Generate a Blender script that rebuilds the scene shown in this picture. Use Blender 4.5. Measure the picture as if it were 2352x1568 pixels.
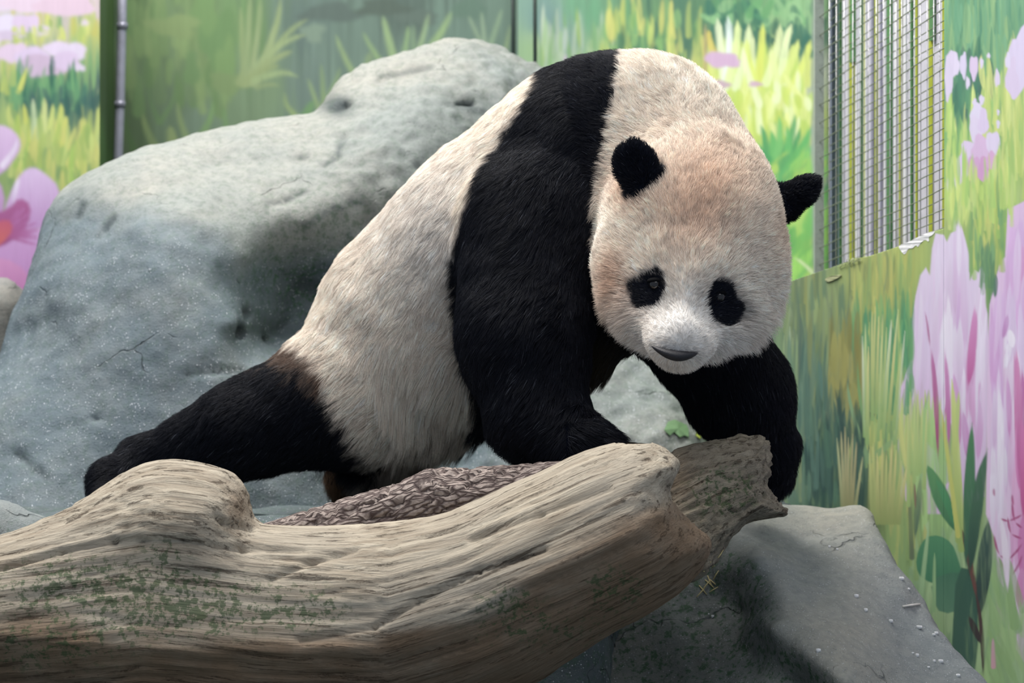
import bpy, math, random
import numpy as np
from mathutils import Vector
from mathutils.geometry import tessellate_polygon

for o in list(bpy.data.objects): bpy.data.objects.remove(o, do_unlink=True)
scene = bpy.context.scene
COL = scene.collection
RNG = np.random.default_rng(7)
random.seed(7)

# ------------------------------------------------------------------ camera, world, lights, exposure
W, H, FOC = 2352, 1568, 6533.0          # a 100 mm lens on a 36 mm frame, in pixels
CAM = np.array([0.0, -5.2, 1.0])        # level with the animal
cd = bpy.data.cameras.new('camera'); cam = bpy.data.objects.new('camera', cd); COL.objects.link(cam)
cd.sensor_width = 36.0; cd.lens = FOC / W * 36.0; cd.clip_start = .05
cam.location = CAM; cam.rotation_euler = (math.pi / 2, 0, 0)
cd.dof.use_dof = True; cd.dof.focus_distance = 4.88; cd.dof.aperture_fstop = 5.0
scene.camera = cam
scene.cycles.max_bounces = 6; scene.cycles.diffuse_bounces = 3; scene.cycles.glossy_bounces = 2

wd = bpy.data.worlds.new('world'); scene.world = wd; wd.use_nodes = True
bgn = wd.node_tree.nodes['Background']; bgn.inputs[0].default_value = (.70, .82, 1.0, 1); bgn.inputs[1].default_value = .38

def area(name, loc, target, size, power, color):
    l = bpy.data.lights.new(name, 'AREA'); l.shape = 'RECTANGLE'; l.size = size[0]; l.size_y = size[1]
    l.energy = power; l.color = color
    o = bpy.data.objects.new(name, l); COL.objects.link(o); o.location = loc
    o.rotation_euler = (Vector(target) - Vector(loc)).to_track_quat('-Z', 'Y').to_euler()
    return o
area('skylight', (-1.0, .55, 4.2), (0, .2, .8), (2.6, 2.0), 270, (1.0, .965, .91))
area('skylight_front', (.9, -2.6, 4.4), (.2, 0, .8), (2.4, 1.8), 48, (1.0, .98, .95))

vs = scene.view_settings
vs.view_transform = 'Standard'; vs.look = 'None'; vs.exposure = 0.0; vs.gamma = 1.0; vs.use_curve_mapping = False

# ------------------------------------------------------------------ helpers
def U(px, py, Y):
    """photo pixel + world depth Y -> world point"""
    d = Y - CAM[1]
    return np.array([(px - W / 2) / FOC * d, Y, CAM[2] - (py - H / 2) / FOC * d])
def mpp(Y): return (Y - CAM[1]) / FOC           # metres per pixel at depth Y
def pix(P):
    d = P[:, 1] - CAM[1]
    return W / 2 + P[:, 0] / d * FOC, H / 2 - (P[:, 2] - CAM[2]) / d * FOC
def hexlin(h):
    h = h.lstrip('#'); c = np.array([int(h[i:i + 2], 16) for i in (0, 2, 4)]) / 255.
    return np.where(c <= .04045, c / 12.92, ((c + .055) / 1.055) ** 2.4)
def sstep(a, b, x):
    t = np.clip((x - a) / (b - a), 0, 1); return t * t * (3 - 2 * t)
def hash3(i, seed):
    n = (i[..., 0] * 374761393 + i[..., 1] * 668265263 + i[..., 2] * 2147483647 + seed * 974634777) & 0xffffffff
    n = ((n ^ (n >> 13)) * 1274126177) & 0xffffffff
    n = ((n ^ (n >> 16)) * 2246822519) & 0xffffffff
    return ((n ^ (n >> 15)) & 0xffffff) / float(0xffffff)
def noise(p, seed=0):
    p = np.asarray(p, float); i = np.floor(p).astype(np.int64); f = p - i; u = f * f * (3 - 2 * f)
    r = 0
    for a in (0, 1):
        for b in (0, 1):
            for c in (0, 1):
                w = (u[..., 0] if a else 1 - u[..., 0]) * (u[..., 1] if b else 1 - u[..., 1]) * (u[..., 2] if c else 1 - u[..., 2])
                r = r + w * hash3(i + np.array([a, b, c]), seed)
    return r * 2 - 1
def fbm(p, oct=4, seed=0):
    r = 0; a = 1.; p = np.asarray(p, float)
    for k in range(oct): r = r + a * noise(p * 2 ** k + 11.3 * k, seed + k); a *= .5
    return r
def smin(a, b, k):
    h = np.clip(.5 + .5 * (b - a) / k, 0, 1); return b + (a - b) * h - k * h * (1 - h)
def smax(a, b, k): return -smin(-a, -b, k)
def capsule(P, a, b, r1, r2):
    pa = P - a; ba = b - a; h = np.clip(pa @ ba / max(ba @ ba, 1e-9), 0, 1)
    return np.linalg.norm(pa - h[..., None] * ba, axis=-1) - (r1 + (r2 - r1) * h)
def ellipsoid(P, c, r, R=None):
    q = P - c
    if R is not None: q = q @ R
    k0 = np.linalg.norm(q / r, axis=-1); k1 = np.linalg.norm(q / (r * r), axis=-1)
    return k0 * (k0 - 1) / np.maximum(k1, 1e-9)
def poly_sdf(x, z, pts):
    """signed distance to a closed polygon (negative inside)"""
    d = np.full(x.shape, 1e9); s = np.ones(x.shape); n = len(pts)
    for i in range(n):
        ax, az = pts[i]; bx, bz = pts[i - 1]
        ex, ez = bx - ax, bz - az; wx, wz = x - ax, z - az
        t = np.clip((wx * ex + wz * ez) / (ex * ex + ez * ez + 1e-12), 0, 1)
        d = np.minimum(d, (wx - ex * t) ** 2 + (wz - ez * t) ** 2)
        c1 = z >= az; c2 = z < bz; c3 = ex * wz > ez * wx
        s = np.where((c1 & c2 & c3) | (~c1 & ~c2 & ~c3), -s, s)
    return s * np.sqrt(d)
def smooth_poly(pts, n=2):
    for _ in range(n):
        q = []
        for i in range(len(pts)):
            a = np.array(pts[i]); b = np.array(pts[(i + 1) % len(pts)])
            q += [a * .75 + b * .25, a * .25 + b * .75]
        pts = q
    return pts
def px_poly(pts, Y): return [tuple(U(x, y, float(np.interp(y, [80, 450, 900], [1.30, 1.02, .80])) if Y is None else Y)[[0, 2]]) for x, y in pts]
def rbf(pts, vals):
    pts = np.array(pts, float); n = len(pts)
    D = np.linalg.norm(pts[:, None] - pts[None], axis=-1)
    A = np.zeros((n + 3, n + 3)); A[:n, :n] = D; A[:n, n] = 1; A[:n, n + 1:] = pts; A[n, :n] = 1; A[n + 1:, :n] = pts.T
    w = np.linalg.solve(A + np.eye(n + 3) * 1e-9, np.concatenate([vals, [0, 0, 0]]))
    def f(x, z):
        r = w[n] + w[n + 1] * x + w[n + 2] * z
        for i in range(n): r = r + w[i] * np.sqrt((x - pts[i, 0]) ** 2 + (z - pts[i, 1]) ** 2)
        return r
    return f
def depth_rbf(ctrl):
    q = [U(a, b, c) for a, b, c in ctrl]
    return rbf([(p[0], p[2]) for p in q], np.array([p[1] for p in q]))

def surface_nets(fn, lo, hi, h):
    lo = np.array(lo); n = np.ceil((np.array(hi) - lo) / h).astype(int) + 1
    ax = [lo[k] + np.arange(n[k]) * h for k in range(3)]
    G = np.stack(np.meshgrid(*ax, indexing='ij'), -1)
    v = fn(G); s = v < 0
    c = [np.s_[:-1], np.s_[1:]]
    cnt = sum(s[c[a], c[b], c[d]].astype(np.int8) for a in (0, 1) for b in (0, 1) for d in (0, 1))
    act = (cnt > 0) & (cnt < 8)
    idx = -np.ones(act.shape, int); idx[act] = np.arange(act.sum())
    cell = np.argwhere(act)
    pos = np.zeros((len(cell), 3)); num = np.zeros(len(cell))
    corners = [(a, b, d) for a in (0, 1) for b in (0, 1) for d in (0, 1)]
    for A in corners:
        for k in range(3):
            if A[k]: continue
            B = list(A); B[k] = 1
            va = v[cell[:, 0] + A[0], cell[:, 1] + A[1], cell[:, 2] + A[2]]; vb = v[cell[:, 0] + B[0], cell[:, 1] + B[1], cell[:, 2] + B[2]]
            cr = (va < 0) != (vb < 0); t = np.where(cr, va / np.where(cr, va - vb, 1), 0)
            p = np.array(A, float)[None].repeat(len(cell), 0); p[:, k] += t
            pos += p * cr[:, None]; num += cr
    V = lo + (cell + pos / num[:, None]) * h
    F = []
    for k in range(3):
        i, j = [(1, 2), (2, 0), (0, 1)][k]
        a = [slice(None)] * 3; b = [slice(None)] * 3
        a[k] = slice(0, -1); b[k] = slice(1, None)
        sa, sb = s[tuple(a)], s[tuple(b)]
        e = np.argwhere(sa != sb)
        ok = (e[:, i] > 0) & (e[:, j] > 0) & (e[:, i] < n[i] - 1) & (e[:, j] < n[j] - 1); e = e[ok]
        flip = ~sa[e[:, 0], e[:, 1], e[:, 2]]
        def C(di, dj):
            q = e.copy(); q[:, i] += di; q[:, j] += dj
            return idx[q[:, 0], q[:, 1], q[:, 2]]
        Q = np.stack([C(-1, -1), C(0, -1), C(0, 0), C(-1, 0)], 1)
        Q[flip] = Q[flip][:, ::-1]
        F.append(Q)
    return V, np.concatenate(F)

def make_mesh(name, V, F, smooth=True):
    V = np.asarray(V, np.float32); me = bpy.data.meshes.new(name)
    if isinstance(F, np.ndarray):
        k = F.shape[1]; starts = np.arange(len(F)) * k; flat = F.ravel(); tot = len(F)
    else:
        L = np.array([len(f) for f in F]); starts = np.concatenate([[0], np.cumsum(L)[:-1]]); flat = np.concatenate([np.asarray(f) for f in F]); tot = len(F)
    me.vertices.add(len(V)); me.vertices.foreach_set('co', V.ravel())
    me.loops.add(len(flat)); me.loops.foreach_set('vertex_index', flat.astype(np.int32))
    me.polygons.add(tot); me.polygons.foreach_set('loop_start', starts.astype(np.int32))
    me.update(calc_edges=True); me.validate()
    me.polygons.foreach_set('use_smooth', np.full(len(me.polygons), smooth)); me.update()
    return me
def vnormals(me):
    n = np.zeros(len(me.vertices) * 3, np.float32); me.vertices.foreach_get('normal', n); return n.reshape(-1, 3).astype(float)
def set_attr(me, name, kind, data):
    a = me.attributes.new(name, kind, 'POINT')
    data = np.asarray(data, np.float32)
    if kind == 'FLOAT_COLOR':
        if data.shape[1] == 3: data = np.concatenate([data, np.ones((len(data), 1), np.float32)], 1)
        a.data.foreach_set('color', data.ravel())
    elif kind == 'FLOAT_VECTOR': a.data.foreach_set('vector', data.ravel())
    else: a.data.foreach_set('value', data.ravel())
def tag(o, label=None, cat=None, group=None, kind=None):
    if label: o['label'] = label
    if cat: o['category'] = cat
    if group: o['group'] = group
    if kind: o['kind'] = kind
    return o
def empty(name, loc):
    o = bpy.data.objects.new(name, None); COL.objects.link(o); o.location = loc; o.empty_display_size = .05; return o
def obj(name, V, F, m, parent=None, smooth=True, attrs=(), origin=None):
    V = np.asarray(V, float)
    if parent is not None: org = np.array(parent.matrix_world.translation if parent.parent else parent.location)
    elif origin is not None: org = np.array(origin)
    else: org = np.array([V[:, 0].mean(), V[:, 1].mean(), V[:, 2].min()])
    me = make_mesh(name, V - org, F, smooth)
    for a in attrs: set_attr(me, *a)
    me.materials.append(m)
    o = bpy.data.objects.new(name, me); COL.objects.link(o)
    if parent is not None: o.parent = parent
    else: o.location = org
    return o
def box(c, r):
    c = np.array(c); r = np.array(r)
    V = np.array([c + r * np.array([a, b, d]) for a in (-1, 1) for b in (-1, 1) for d in (-1, 1)])
    return V, [(0, 1, 3, 2), (4, 6, 7, 5), (0, 4, 5, 1), (2, 3, 7, 6), (0, 2, 6, 4), (1, 5, 7, 3)]
def tube(path, rad, n=8, cap=True):
    path = np.array(path, float); m = len(path); rad = np.full(m, rad) if np.isscalar(rad) else np.array(rad)
    V = []; F = []
    t = np.gradient(path, axis=0); up = np.array([0, 0, 1.]) if abs(t[0][2]) < .8 * np.linalg.norm(t[0]) else np.array([0, 1., 0])
    for i in range(m):
        d = t[i] / np.linalg.norm(t[i]); a = np.cross(d, up); a /= np.linalg.norm(a); b = np.cross(a, d)
        for k in range(n):
            an = 2 * math.pi * k / n; V.append(path[i] + rad[i] * (math.cos(an) * a + math.sin(an) * b))
    for i in range(m - 1):
        for k in range(n): F.append((i * n + k, i * n + (k + 1) % n, (i + 1) * n + (k + 1) % n, (i + 1) * n + k))
    if cap: F.append(tuple(range(n))[::-1]); F.append(tuple((m - 1) * n + k for k in range(n)))
    return np.array(V), F

# ------------------------------------------------------------------ node helpers
class NT:
    def __init__(s, name):
        s.m = bpy.data.materials.new(name); s.m.use_nodes = True; s.t = s.m.node_tree; s.t.nodes.clear()
        s.out = s.n('ShaderNodeOutputMaterial'); s.b = s.n('ShaderNodeBsdfPrincipled'); s.l(s.b.outputs[0], s.out.inputs[0])
    def n(s, t, **kw):
        x = s.t.nodes.new(t)
        for k, v in kw.items(): setattr(x, k, v)
        return x
    def l(s, a, b): s.t.links.new(a, b)
    def put(s, v, sock):
        if hasattr(v, 'links'): s.l(v, sock)
        elif isinstance(v, (tuple, list, np.ndarray)):
            v = list(v)
            sock.default_value = v + [1] if len(v) == 3 and sock.type == 'RGBA' else v
        else: sock.default_value = v
    def attr(s, name, what=0): return s.n('ShaderNodeAttribute', attribute_name=name).outputs[what]
    def pos(s): return s.n('ShaderNodeNewGeometry').outputs['Position']
    def noise(s, vec, scale, detail=4, rough=.55, out=0):
        x = s.n('ShaderNodeTexNoise'); s.put(vec, x.inputs['Vector']); x.inputs['Scale'].default_value = scale
        x.inputs['Detail'].default_value = detail; x.inputs['Roughness'].default_value = rough; return x.outputs[out]
    def voro(s, vec, scale, feature='F1'):
        x = s.n('ShaderNodeTexVoronoi', feature=feature); s.put(vec, x.inputs['Vector']); x.inputs['Scale'].default_value = scale; return x.outputs[0]
    def math(s, op, a, b=0., clamp=False):
        x = s.n('ShaderNodeMath', operation=op, use_clamp=clamp); s.put(a, x.inputs[0]); s.put(b, x.inputs[1]); return x.outputs[0]
    def vmul(s, v, k):
        x = s.n('ShaderNodeVectorMath', operation='MULTIPLY'); s.put(v, x.inputs[0]); s.put(k, x.inputs[1]); return x.outputs[0]
    def mix(s, f, a, b, blend='MIX'):
        x = s.n('ShaderNodeMix', data_type='RGBA', blend_type=blend); s.put(f, x.inputs[0]); s.put(a, x.inputs[6]); s.put(b, x.inputs[7]); return x.outputs[2]
    def ramp(s, f, stops):
        x = s.n('ShaderNodeMapRange', clamp=True); s.put(f, x.inputs[0]); x.inputs[1].default_value = stops[0]; x.inputs[2].default_value = stops[1]
        x.inputs[3].default_value = stops[2] if len(stops) > 2 else 0; x.inputs[4].default_value = stops[3] if len(stops) > 3 else 1
        return x.outputs[0]
    def bump(s, h, dist, strength=1.0, prev=None):
        x = s.n('ShaderNodeBump'); s.put(h, x.inputs['Height']); x.inputs['Distance'].default_value = dist; x.inputs['Strength'].default_value = strength
        if prev is not None: s.l(prev, x.inputs['Normal'])
        return x.outputs[0]
    def done(s, color, rough=.8, normal=None, spec=.3):
        s.put(color, s.b.inputs['Base Color']); s.put(rough, s.b.inputs['Roughness']); s.b.inputs['Specular IOR Level'].default_value = spec
        if normal is not None: s.l(normal, s.b.inputs['Normal'])
        return s.m

def rock_material(name, c0, c1, speck=.5, moss_col='#2f5434'):
    t = NT(name); p = t.pos()
    big = t.noise(p, 3, 5, .55); mid = t.noise(p, 55, 6, .65); fine = t.noise(p, 220, 4, .7)
    col = t.mix(t.ramp(big, (.35, .65)), hexlin(c0), hexlin(c1))
    col = t.mix(t.ramp(mid, (.42, .72, 0, .5)), col, hexlin('#6c7372'))
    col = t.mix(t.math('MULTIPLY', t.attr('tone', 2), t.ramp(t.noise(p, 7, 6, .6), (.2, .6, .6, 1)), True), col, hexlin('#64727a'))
    stain_shade = t.attr('stain_shade', 2)
    col = t.mix(t.math('MULTIPLY', stain_shade, t.ramp(t.noise(p, 9, 5, .6), (.25, .6, .55, 1)), True), col, hexlin('#3b4547'))
    pits = t.ramp(t.voro(p, 120), (.10, .30, 1, 0)); pitm = t.ramp(t.noise(p, 14, 3), (.45, .65))
    col = t.mix(t.math('MULTIPLY', t.math('MULTIPLY', pits, pitm), .35), col, hexlin('#4a5052'))
    dots = t.math('MULTIPLY', t.ramp(t.voro(p, 190), (.12, .26, 1, 0)), t.ramp(t.noise(p, 60, 2), (.46, .6)))
    col = t.mix(t.math('MULTIPLY', dots, t.math('MULTIPLY', t.attr('speck', 2), speck)), col, hexlin('#dfe3ea'))
    mossn = t.math('MULTIPLY', t.ramp(t.noise(p, 70, 5, .7), (.50, .60)), t.attr('moss', 2), True)
    col = t.mix(t.math('MULTIPLY', mossn, .8), col, hexlin(moss_col))
    cw = t.n('ShaderNodeVectorMath', operation='ADD'); t.put(p, cw.inputs[0]); t.put(t.vmul(t.noise(p, 5, 4, .6, 1), (.22, .22, .22)), cw.inputs[1])
    crk = t.math('MULTIPLY', t.ramp(t.voro(cw.outputs[0], 3.6, 'DISTANCE_TO_EDGE'), (.002, .012, 1, 0)), t.ramp(t.noise(p, 5.5, 3), (.56, .66)))
    col = t.mix(t.math('MULTIPLY', crk, .35), col, hexlin('#454b4c'))
    nb = t.bump(t.noise(p, 30, 9, .62), .010, .28); nb = t.bump(t.math('SUBTRACT', 1, crk), .008, .8, nb)
    nb = t.bump(fine, .004, .5, nb)
    nb = t.bump(pits, .003, .25, nb)
    return t.done(col, t.ramp(mid, (.3, .7, .62, .85)), nb, .35)

def wood_material(name, ca, cb, cc, moss=True, groove=1.0):
    t = NT(name); g = t.attr('grain', 1); p = t.pos()
    warp = t.n('ShaderNodeVectorMath', operation='ADD'); t.put(t.vmul(g, (2.4, 75, 75)), warp.inputs[0])
    nz = t.n('ShaderNodeTexNoise'); t.put(t.vmul(g, (4, 9, 9)), nz.inputs['Vector']); nz.inputs['Scale'].default_value = 1
    t.put(t.vmul(nz.outputs['Color'], (2, 3, 3)), warp.inputs[1])
    gr = t.noise(warp.outputs[0], 1.0, 7, .65)
    gf = t.noise(t.vmul(g, (12, 300, 300)), 1.0, 5, .6)
    big = t.noise(p, 6, 4)
    col = t.mix(t.ramp(gr, (.3, .68)), hexlin(ca), hexlin(cb))
    col = t.mix(t.ramp(big, (.4, .68, 0, .65)), col, hexlin(cc))
    cracks = t.ramp(t.noise(t.vmul(g, (4, 95, 95)), 1.0, 5, .7), (.34, .43, 1, 0))
    col = t.mix(t.math('MULTIPLY', cracks, .7), col, hexlin('#4f4034'))
    st = t.attr('stain_shade', 2)
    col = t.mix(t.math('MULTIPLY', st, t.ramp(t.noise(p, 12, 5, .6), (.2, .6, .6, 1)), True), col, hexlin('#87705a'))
    if moss:
        mm = t.math('MULTIPLY', t.ramp(t.math('ADD', t.noise(p, 85, 6, .7), t.math('MULTIPLY', t.attr('moss', 2), .13)), (.57, .63)), t.ramp(t.attr('moss', 2), (.08, .4)), True)
        col = t.mix(t.math('MULTIPLY', mm, .75), col, t.mix(t.noise(p, 30, 3), hexlin('#2c5138'), hexlin('#5a6a42')))
    nb = t.bump(gr, .009 * groove, .8); nb = t.bump(gf, .004, .7, nb); nb = t.bump(t.math('SUBTRACT', 1, cracks), .007, .8, nb)
    return t.done(col, .85, nb, .2)

def plain(name, c, rough=.6, metal=0., bumpscale=None, spec=.4, var=.25):
    t = NT(name); p = t.pos(); c = hexlin(c)
    col = t.mix(t.noise(p, 35, 4), tuple(c * (1 - var)), tuple(np.minimum(c * (1 + var), 1)))
    t.b.inputs['Metallic'].default_value = metal
    return t.done(col, rough, t.bump(t.noise(p, bumpscale or 120, 3), .002, .4), spec)

def paint_material(name, gain):
    t = NT(name); p = t.pos()
    c = t.attr('paint', 0)
    st = t.noise(t.vmul(p, (60, 60, 5)), 1.0, 5, .6)
    c = t.mix(1.0, c, t.mix(st, (gain * .90,) * 3, (gain * 1.10,) * 3), 'MULTIPLY')
    hs = t.n('ShaderNodeHueSaturation'); hs.inputs['Saturation'].default_value = .86; t.l(c, hs.inputs['Color'])
    return t.done(hs.outputs[0], .55, t.bump(st, .0012, .5), .25)

# ------------------------------------------------------------------ painted walls
class Mural:
    """A flat wall sheet (vertical plane through two pixel columns at given depths); its picture is brushed onto a colour grid that becomes the paint of the sheet."""
    def __init__(s, l, r, base, res=3., soft=2.5, box=None):
        s.A = U(l[0], H / 2, l[1]); s.B = U(r[0], H / 2, r[1])
        d = s.B - s.A; s.N = np.array([d[1], -d[0], 0]); s.N /= np.linalg.norm(s.N)
        if s.N[1] > 0: s.N = -s.N
        s.bp = np.array([(b[0], b[1]) for b in base], float); s.bc = np.array([hexlin(b[2]) for b in base])
        s.res = res; s.soft = soft; s.sheets = []
    def at(s, x, y, off=0.):
        x = np.asarray(x, float); y = np.asarray(y, float)
        D = np.stack([(x - W / 2) / FOC, np.ones_like(x), -(y - H / 2) / FOC], -1)
        t = ((s.A - CAM) @ s.N) / (D @ s.N)
        return CAM + D * t[..., None] + s.N * off
    def ground(s, x0, x1, y0, y1, streak=.25):
        s.x0, s.y0 = x0, y0; s.nx, s.ny = int((x1 - x0) / s.res) + 1, int((y1 - y0) / s.res) + 1
        X, Y = np.meshgrid(x0 + np.arange(s.nx) * s.res, y0 + np.arange(s.ny) * s.res); xf, yf = X.ravel(), Y.ravel()
        n1 = noise(np.stack([xf / 9, yf / 150, 0 * xf], 1), 3); n2 = noise(np.stack([xf / 45, yf / 90, 0 * xf], 1), 4); n3 = noise(np.stack([xf / 3.5, yf / 60, 0 * xf], 1), 8)
        wx = xf + 22 * n2; wy = yf + 60 * n1
        C = np.zeros((len(xf), 3))
        for k in range(0, len(xf), 40000):
            q = slice(k, k + 40000); d2 = (wx[q, None] - s.bp[:, 0]) ** 2 + ((wy[q, None] - s.bp[:, 1]) * .8) ** 2
            w = 1 / (d2 + 300) ** 1.6; C[q] = (w @ s.bc) / w.sum(1, keepdims=True)
        C *= (1 + streak * (n1 * .5 + n2 * .3 + n3 * .25))[:, None]
        s.C = np.clip(C, 0, 1).reshape(s.ny, s.nx, 3)
        s.dry = (noise(np.stack([xf / 5, yf / 45, 0 * xf], 1), 17) * .5 + noise(np.stack([xf / 2.5, yf / 30, 0 * xf], 1), 18) * .5).reshape(s.ny, s.nx)
    def win(s, xa, xb, ya, yb):
        i0, i1 = max(0, int((xa - s.x0) / s.res)), min(s.nx, int((xb - s.x0) / s.res) + 2); j0, j1 = max(0, int((ya - s.y0) / s.res)), min(s.ny, int((yb - s.y0) / s.res) + 2)
        if i1 <= i0 or j1 <= j0: return None
        X, Y = np.meshgrid(s.x0 + np.arange(i0, i1) * s.res, s.y0 + np.arange(j0, j1) * s.res); return np.s_[j0:j1, i0:i1], X, Y
    def put(s, sl, al, col):
        al = np.clip(al, 0, 1)[..., None]; s.C[sl] = s.C[sl] * (1 - al) + col * al
    def blade(s, x0, y0, x1, y1, w, c0, c1=None, bend=0., n=7, both=False, blunt=.25, op=.93):
        c0 = hexlin(c0) if isinstance(c0, str) else c0; c1 = c0 if c1 is None else (hexlin(c1) if isinstance(c1, str) else c1)
        dx, dy = x1 - x0, y1 - y0; L = math.hypot(dx, dy) + 1e-6; m = w + abs(bend) * L * 1.2 + 4
        q = s.win(min(x0, x1) - m, max(x0, x1) + m, min(y0, y1) - m, max(y0, y1) + m)
        if q is None: return
        sl, X, Y = q; t = ((X - x0) * dx + (Y - y0) * dy) / L ** 2; lat = (-(X - x0) * dy + (Y - y0) * dx) / L; tc = np.clip(t, 0, 1)
        lat = lat - bend * L * 4 * tc * (1 - tc) * (.4 + .6 * tc)
        wt = w * .5 * (np.sin(math.pi * np.clip(tc, .02, .98)) ** .7 if both else (1 - tc) ** .55 * (1 - blunt) + blunt * np.clip((1 - tc) * 8, .05, 1))
        out = np.maximum(np.maximum(-t, t - 1), 0) * L
        al = (wt - np.hypot(np.abs(lat), out)) / s.soft + .5
        if both: al = al * np.clip(np.minimum(tc, 1 - tc) * 5 + .15, 0, 1)
        al = np.clip(al, 0, 1) * np.clip(op + .35 * s.dry[sl], 0, 1)
        s.put(sl, al, c0 + (c1 - c0) * tc[..., None])
    def poly(s, pts, c, c2=None, smooth=1, axis=None):
        pts = np.array(smooth_poly(pts, smooth) if smooth else pts); c = hexlin(c); c2 = c if c2 is None else hexlin(c2)
        q = s.win(pts[:, 0].min() - 5, pts[:, 0].max() + 5, pts[:, 1].min() - 5, pts[:, 1].max() + 5)
        if q is None: return
        sl, X, Y = q; d = poly_sdf(X, Y, [tuple(p) for p in pts]); t = np.clip((Y - pts[:, 1].min()) / np.ptp(pts[:, 1]) + .15 * s.dry[sl], 0, 1)
        s.put(sl, .5 - d / (s.soft * 1.2), c + (c2 - c) * t[..., None])
    def blob(s, x, y, rx, ry, c, c2=None, wob=.18, seed=0):
        a = np.linspace(0, 2 * math.pi, 19)[:-1]; r = 1 + wob * np.sin(a * 3 + seed) + wob * .6 * np.sin(a * 5 + seed * 2.3)
        s.poly([(x + rx * k * math.cos(t), y + ry * k * math.sin(t)) for t, k in zip(a, r)], c, c2, 0)
    def field(s, x0, x1, y0, y1, n, ln, w, cols, tilt=0., spread=.12, jit=.08, bend=.05, up=True):
        """random brush strokes rooted in a rectangle"""
        for _ in range(n):
            x, y = random.uniform(x0, x1), random.uniform(y0, y1); L = random.uniform(*ln); a = tilt + random.gauss(0, spread)
            c = np.clip(hexlin(random.choice(cols)) * (1 + random.uniform(-jit, jit)), 0, 1)
            s.blade(x, y, x + L * math.sin(a), y - L * math.cos(a), random.uniform(*w), c, np.clip(c * random.uniform(.94, 1.1), 0, 1), random.uniform(-bend, bend), 5, both=random.random() < .6, op=random.uniform(.5, .85))
    def sheet(s, xs, ytop, ys):
        """grid of the wall sheet: columns xs, rows ys (0..1 below ytop)"""
        s.sheets.append((np.array(xs, float), ytop, np.array(ys, float)))
    def build(s, name, mat):
        VV, FF, CC, k = [], [], [], 0
        for xs, ytop, ys in s.sheets:
            yt = np.array([float(ytop(x)) if callable(ytop) else ytop for x in xs]); Yg = np.maximum(ys[None], yt[:, None]); Xg = np.repeat(xs[:, None], len(ys), 1)
            fx = np.clip((Xg - s.x0) / s.res, 0, s.nx - 1.001); fy = np.clip((Yg - s.y0) / s.res, 0, s.ny - 1.001); ix, iy = fx.astype(int), fy.astype(int); ax, ay = (fx - ix)[..., None], (fy - iy)[..., None]
            c = s.C[iy, ix] * (1 - ax) * (1 - ay) + s.C[iy, ix + 1] * ax * (1 - ay) + s.C[iy + 1, ix] * (1 - ax) * ay + s.C[iy + 1, ix + 1] * ax * ay
            VV.append(s.at(Xg.ravel(), Yg.ravel())); CC.append(c.reshape(-1, 3)); n, m = len(xs), len(ys)
            I = (np.arange(n - 1)[:, None] * m + np.arange(m - 1)[None]); Q = np.stack([I, I + 1, I + m + 1, I + m], -1)
            keep = (Yg[:-1, 1:] - Yg[:-1, :-1] > 1e-6) | (Yg[1:, 1:] - Yg[1:, :-1] > 1e-6); FF.append(Q[keep] + k); k += n * m
        V = np.concatenate(VV); C = np.concatenate(CC); F = np.concatenate(FF)
        used = np.unique(F); mp = -np.ones(len(V), int); mp[used] = np.arange(len(used))
        o = obj(name, V[used], mp[F], mat, None, True, [('paint', 'FLOAT_COLOR', np.clip(C[used], 0, 1))])
        return tag(o, kind='structure')
def span(lo, a, b, hi, fine, coarse=30.):
    """coordinates, fine between a and b, coarse outside"""
    return np.concatenate([np.linspace(lo, a, max(2, int((a - lo) / coarse)))[:-1] if a > lo else [], np.linspace(a, b, int((b - a) / fine) + 1), np.linspace(b, hi, max(2, int((hi - b) / coarse)))[1:] if hi > b else []])
M_PAINT = paint_material('mural_paint', 1.0)

# left bright wall
A = Mural((-200, 1.42), (229, 1.42), [
    (0, 20, '#d8c6d8'), (100, 20, '#d9c4d8'), (200, 10, '#d5c0cc'), (222, 100, '#b5bb5e'), (20, 75, '#c9c6c8'), (110, 55, '#b9c27c'), (200, 80, '#b8c468'),
    (30, 120, '#b8c060'), (190, 130, '#93b070'), (110, 195, '#5f9a68'), (30, 190, '#8cb060'), (200, 200, '#7aa868'), (60, 235, '#37705c'), (150, 225, '#4a8264'), (180, 250, '#4a7060'), (222, 230, '#3f5860'),
    (100, 300, '#a5bb60'), (200, 320, '#b5c060'), (40, 320, '#98b060'), (150, 380, '#9ab85a'), (215, 400, '#8aa070'), (60, 380, '#7f9f58'), (-100, 100, '#c8c0b8'), (-100, 300, '#98b060'), (60, 700, '#8d9a70'), (-100, 700, '#8d9a70')], 3, 7)
A.ground(-200, 232, -140, 760, .15); A.sheet(span(-420, -30, 229, 229, 3), -260, span(-260, -10, 700, 1300, 3.5))
A.field(-150, 225, 30, 120, 60, (25, 60), (8, 16), ['#c6d060', '#d2d870', '#6f9f60', '#c9c050', '#a9c060'], spread=.2)
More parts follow.
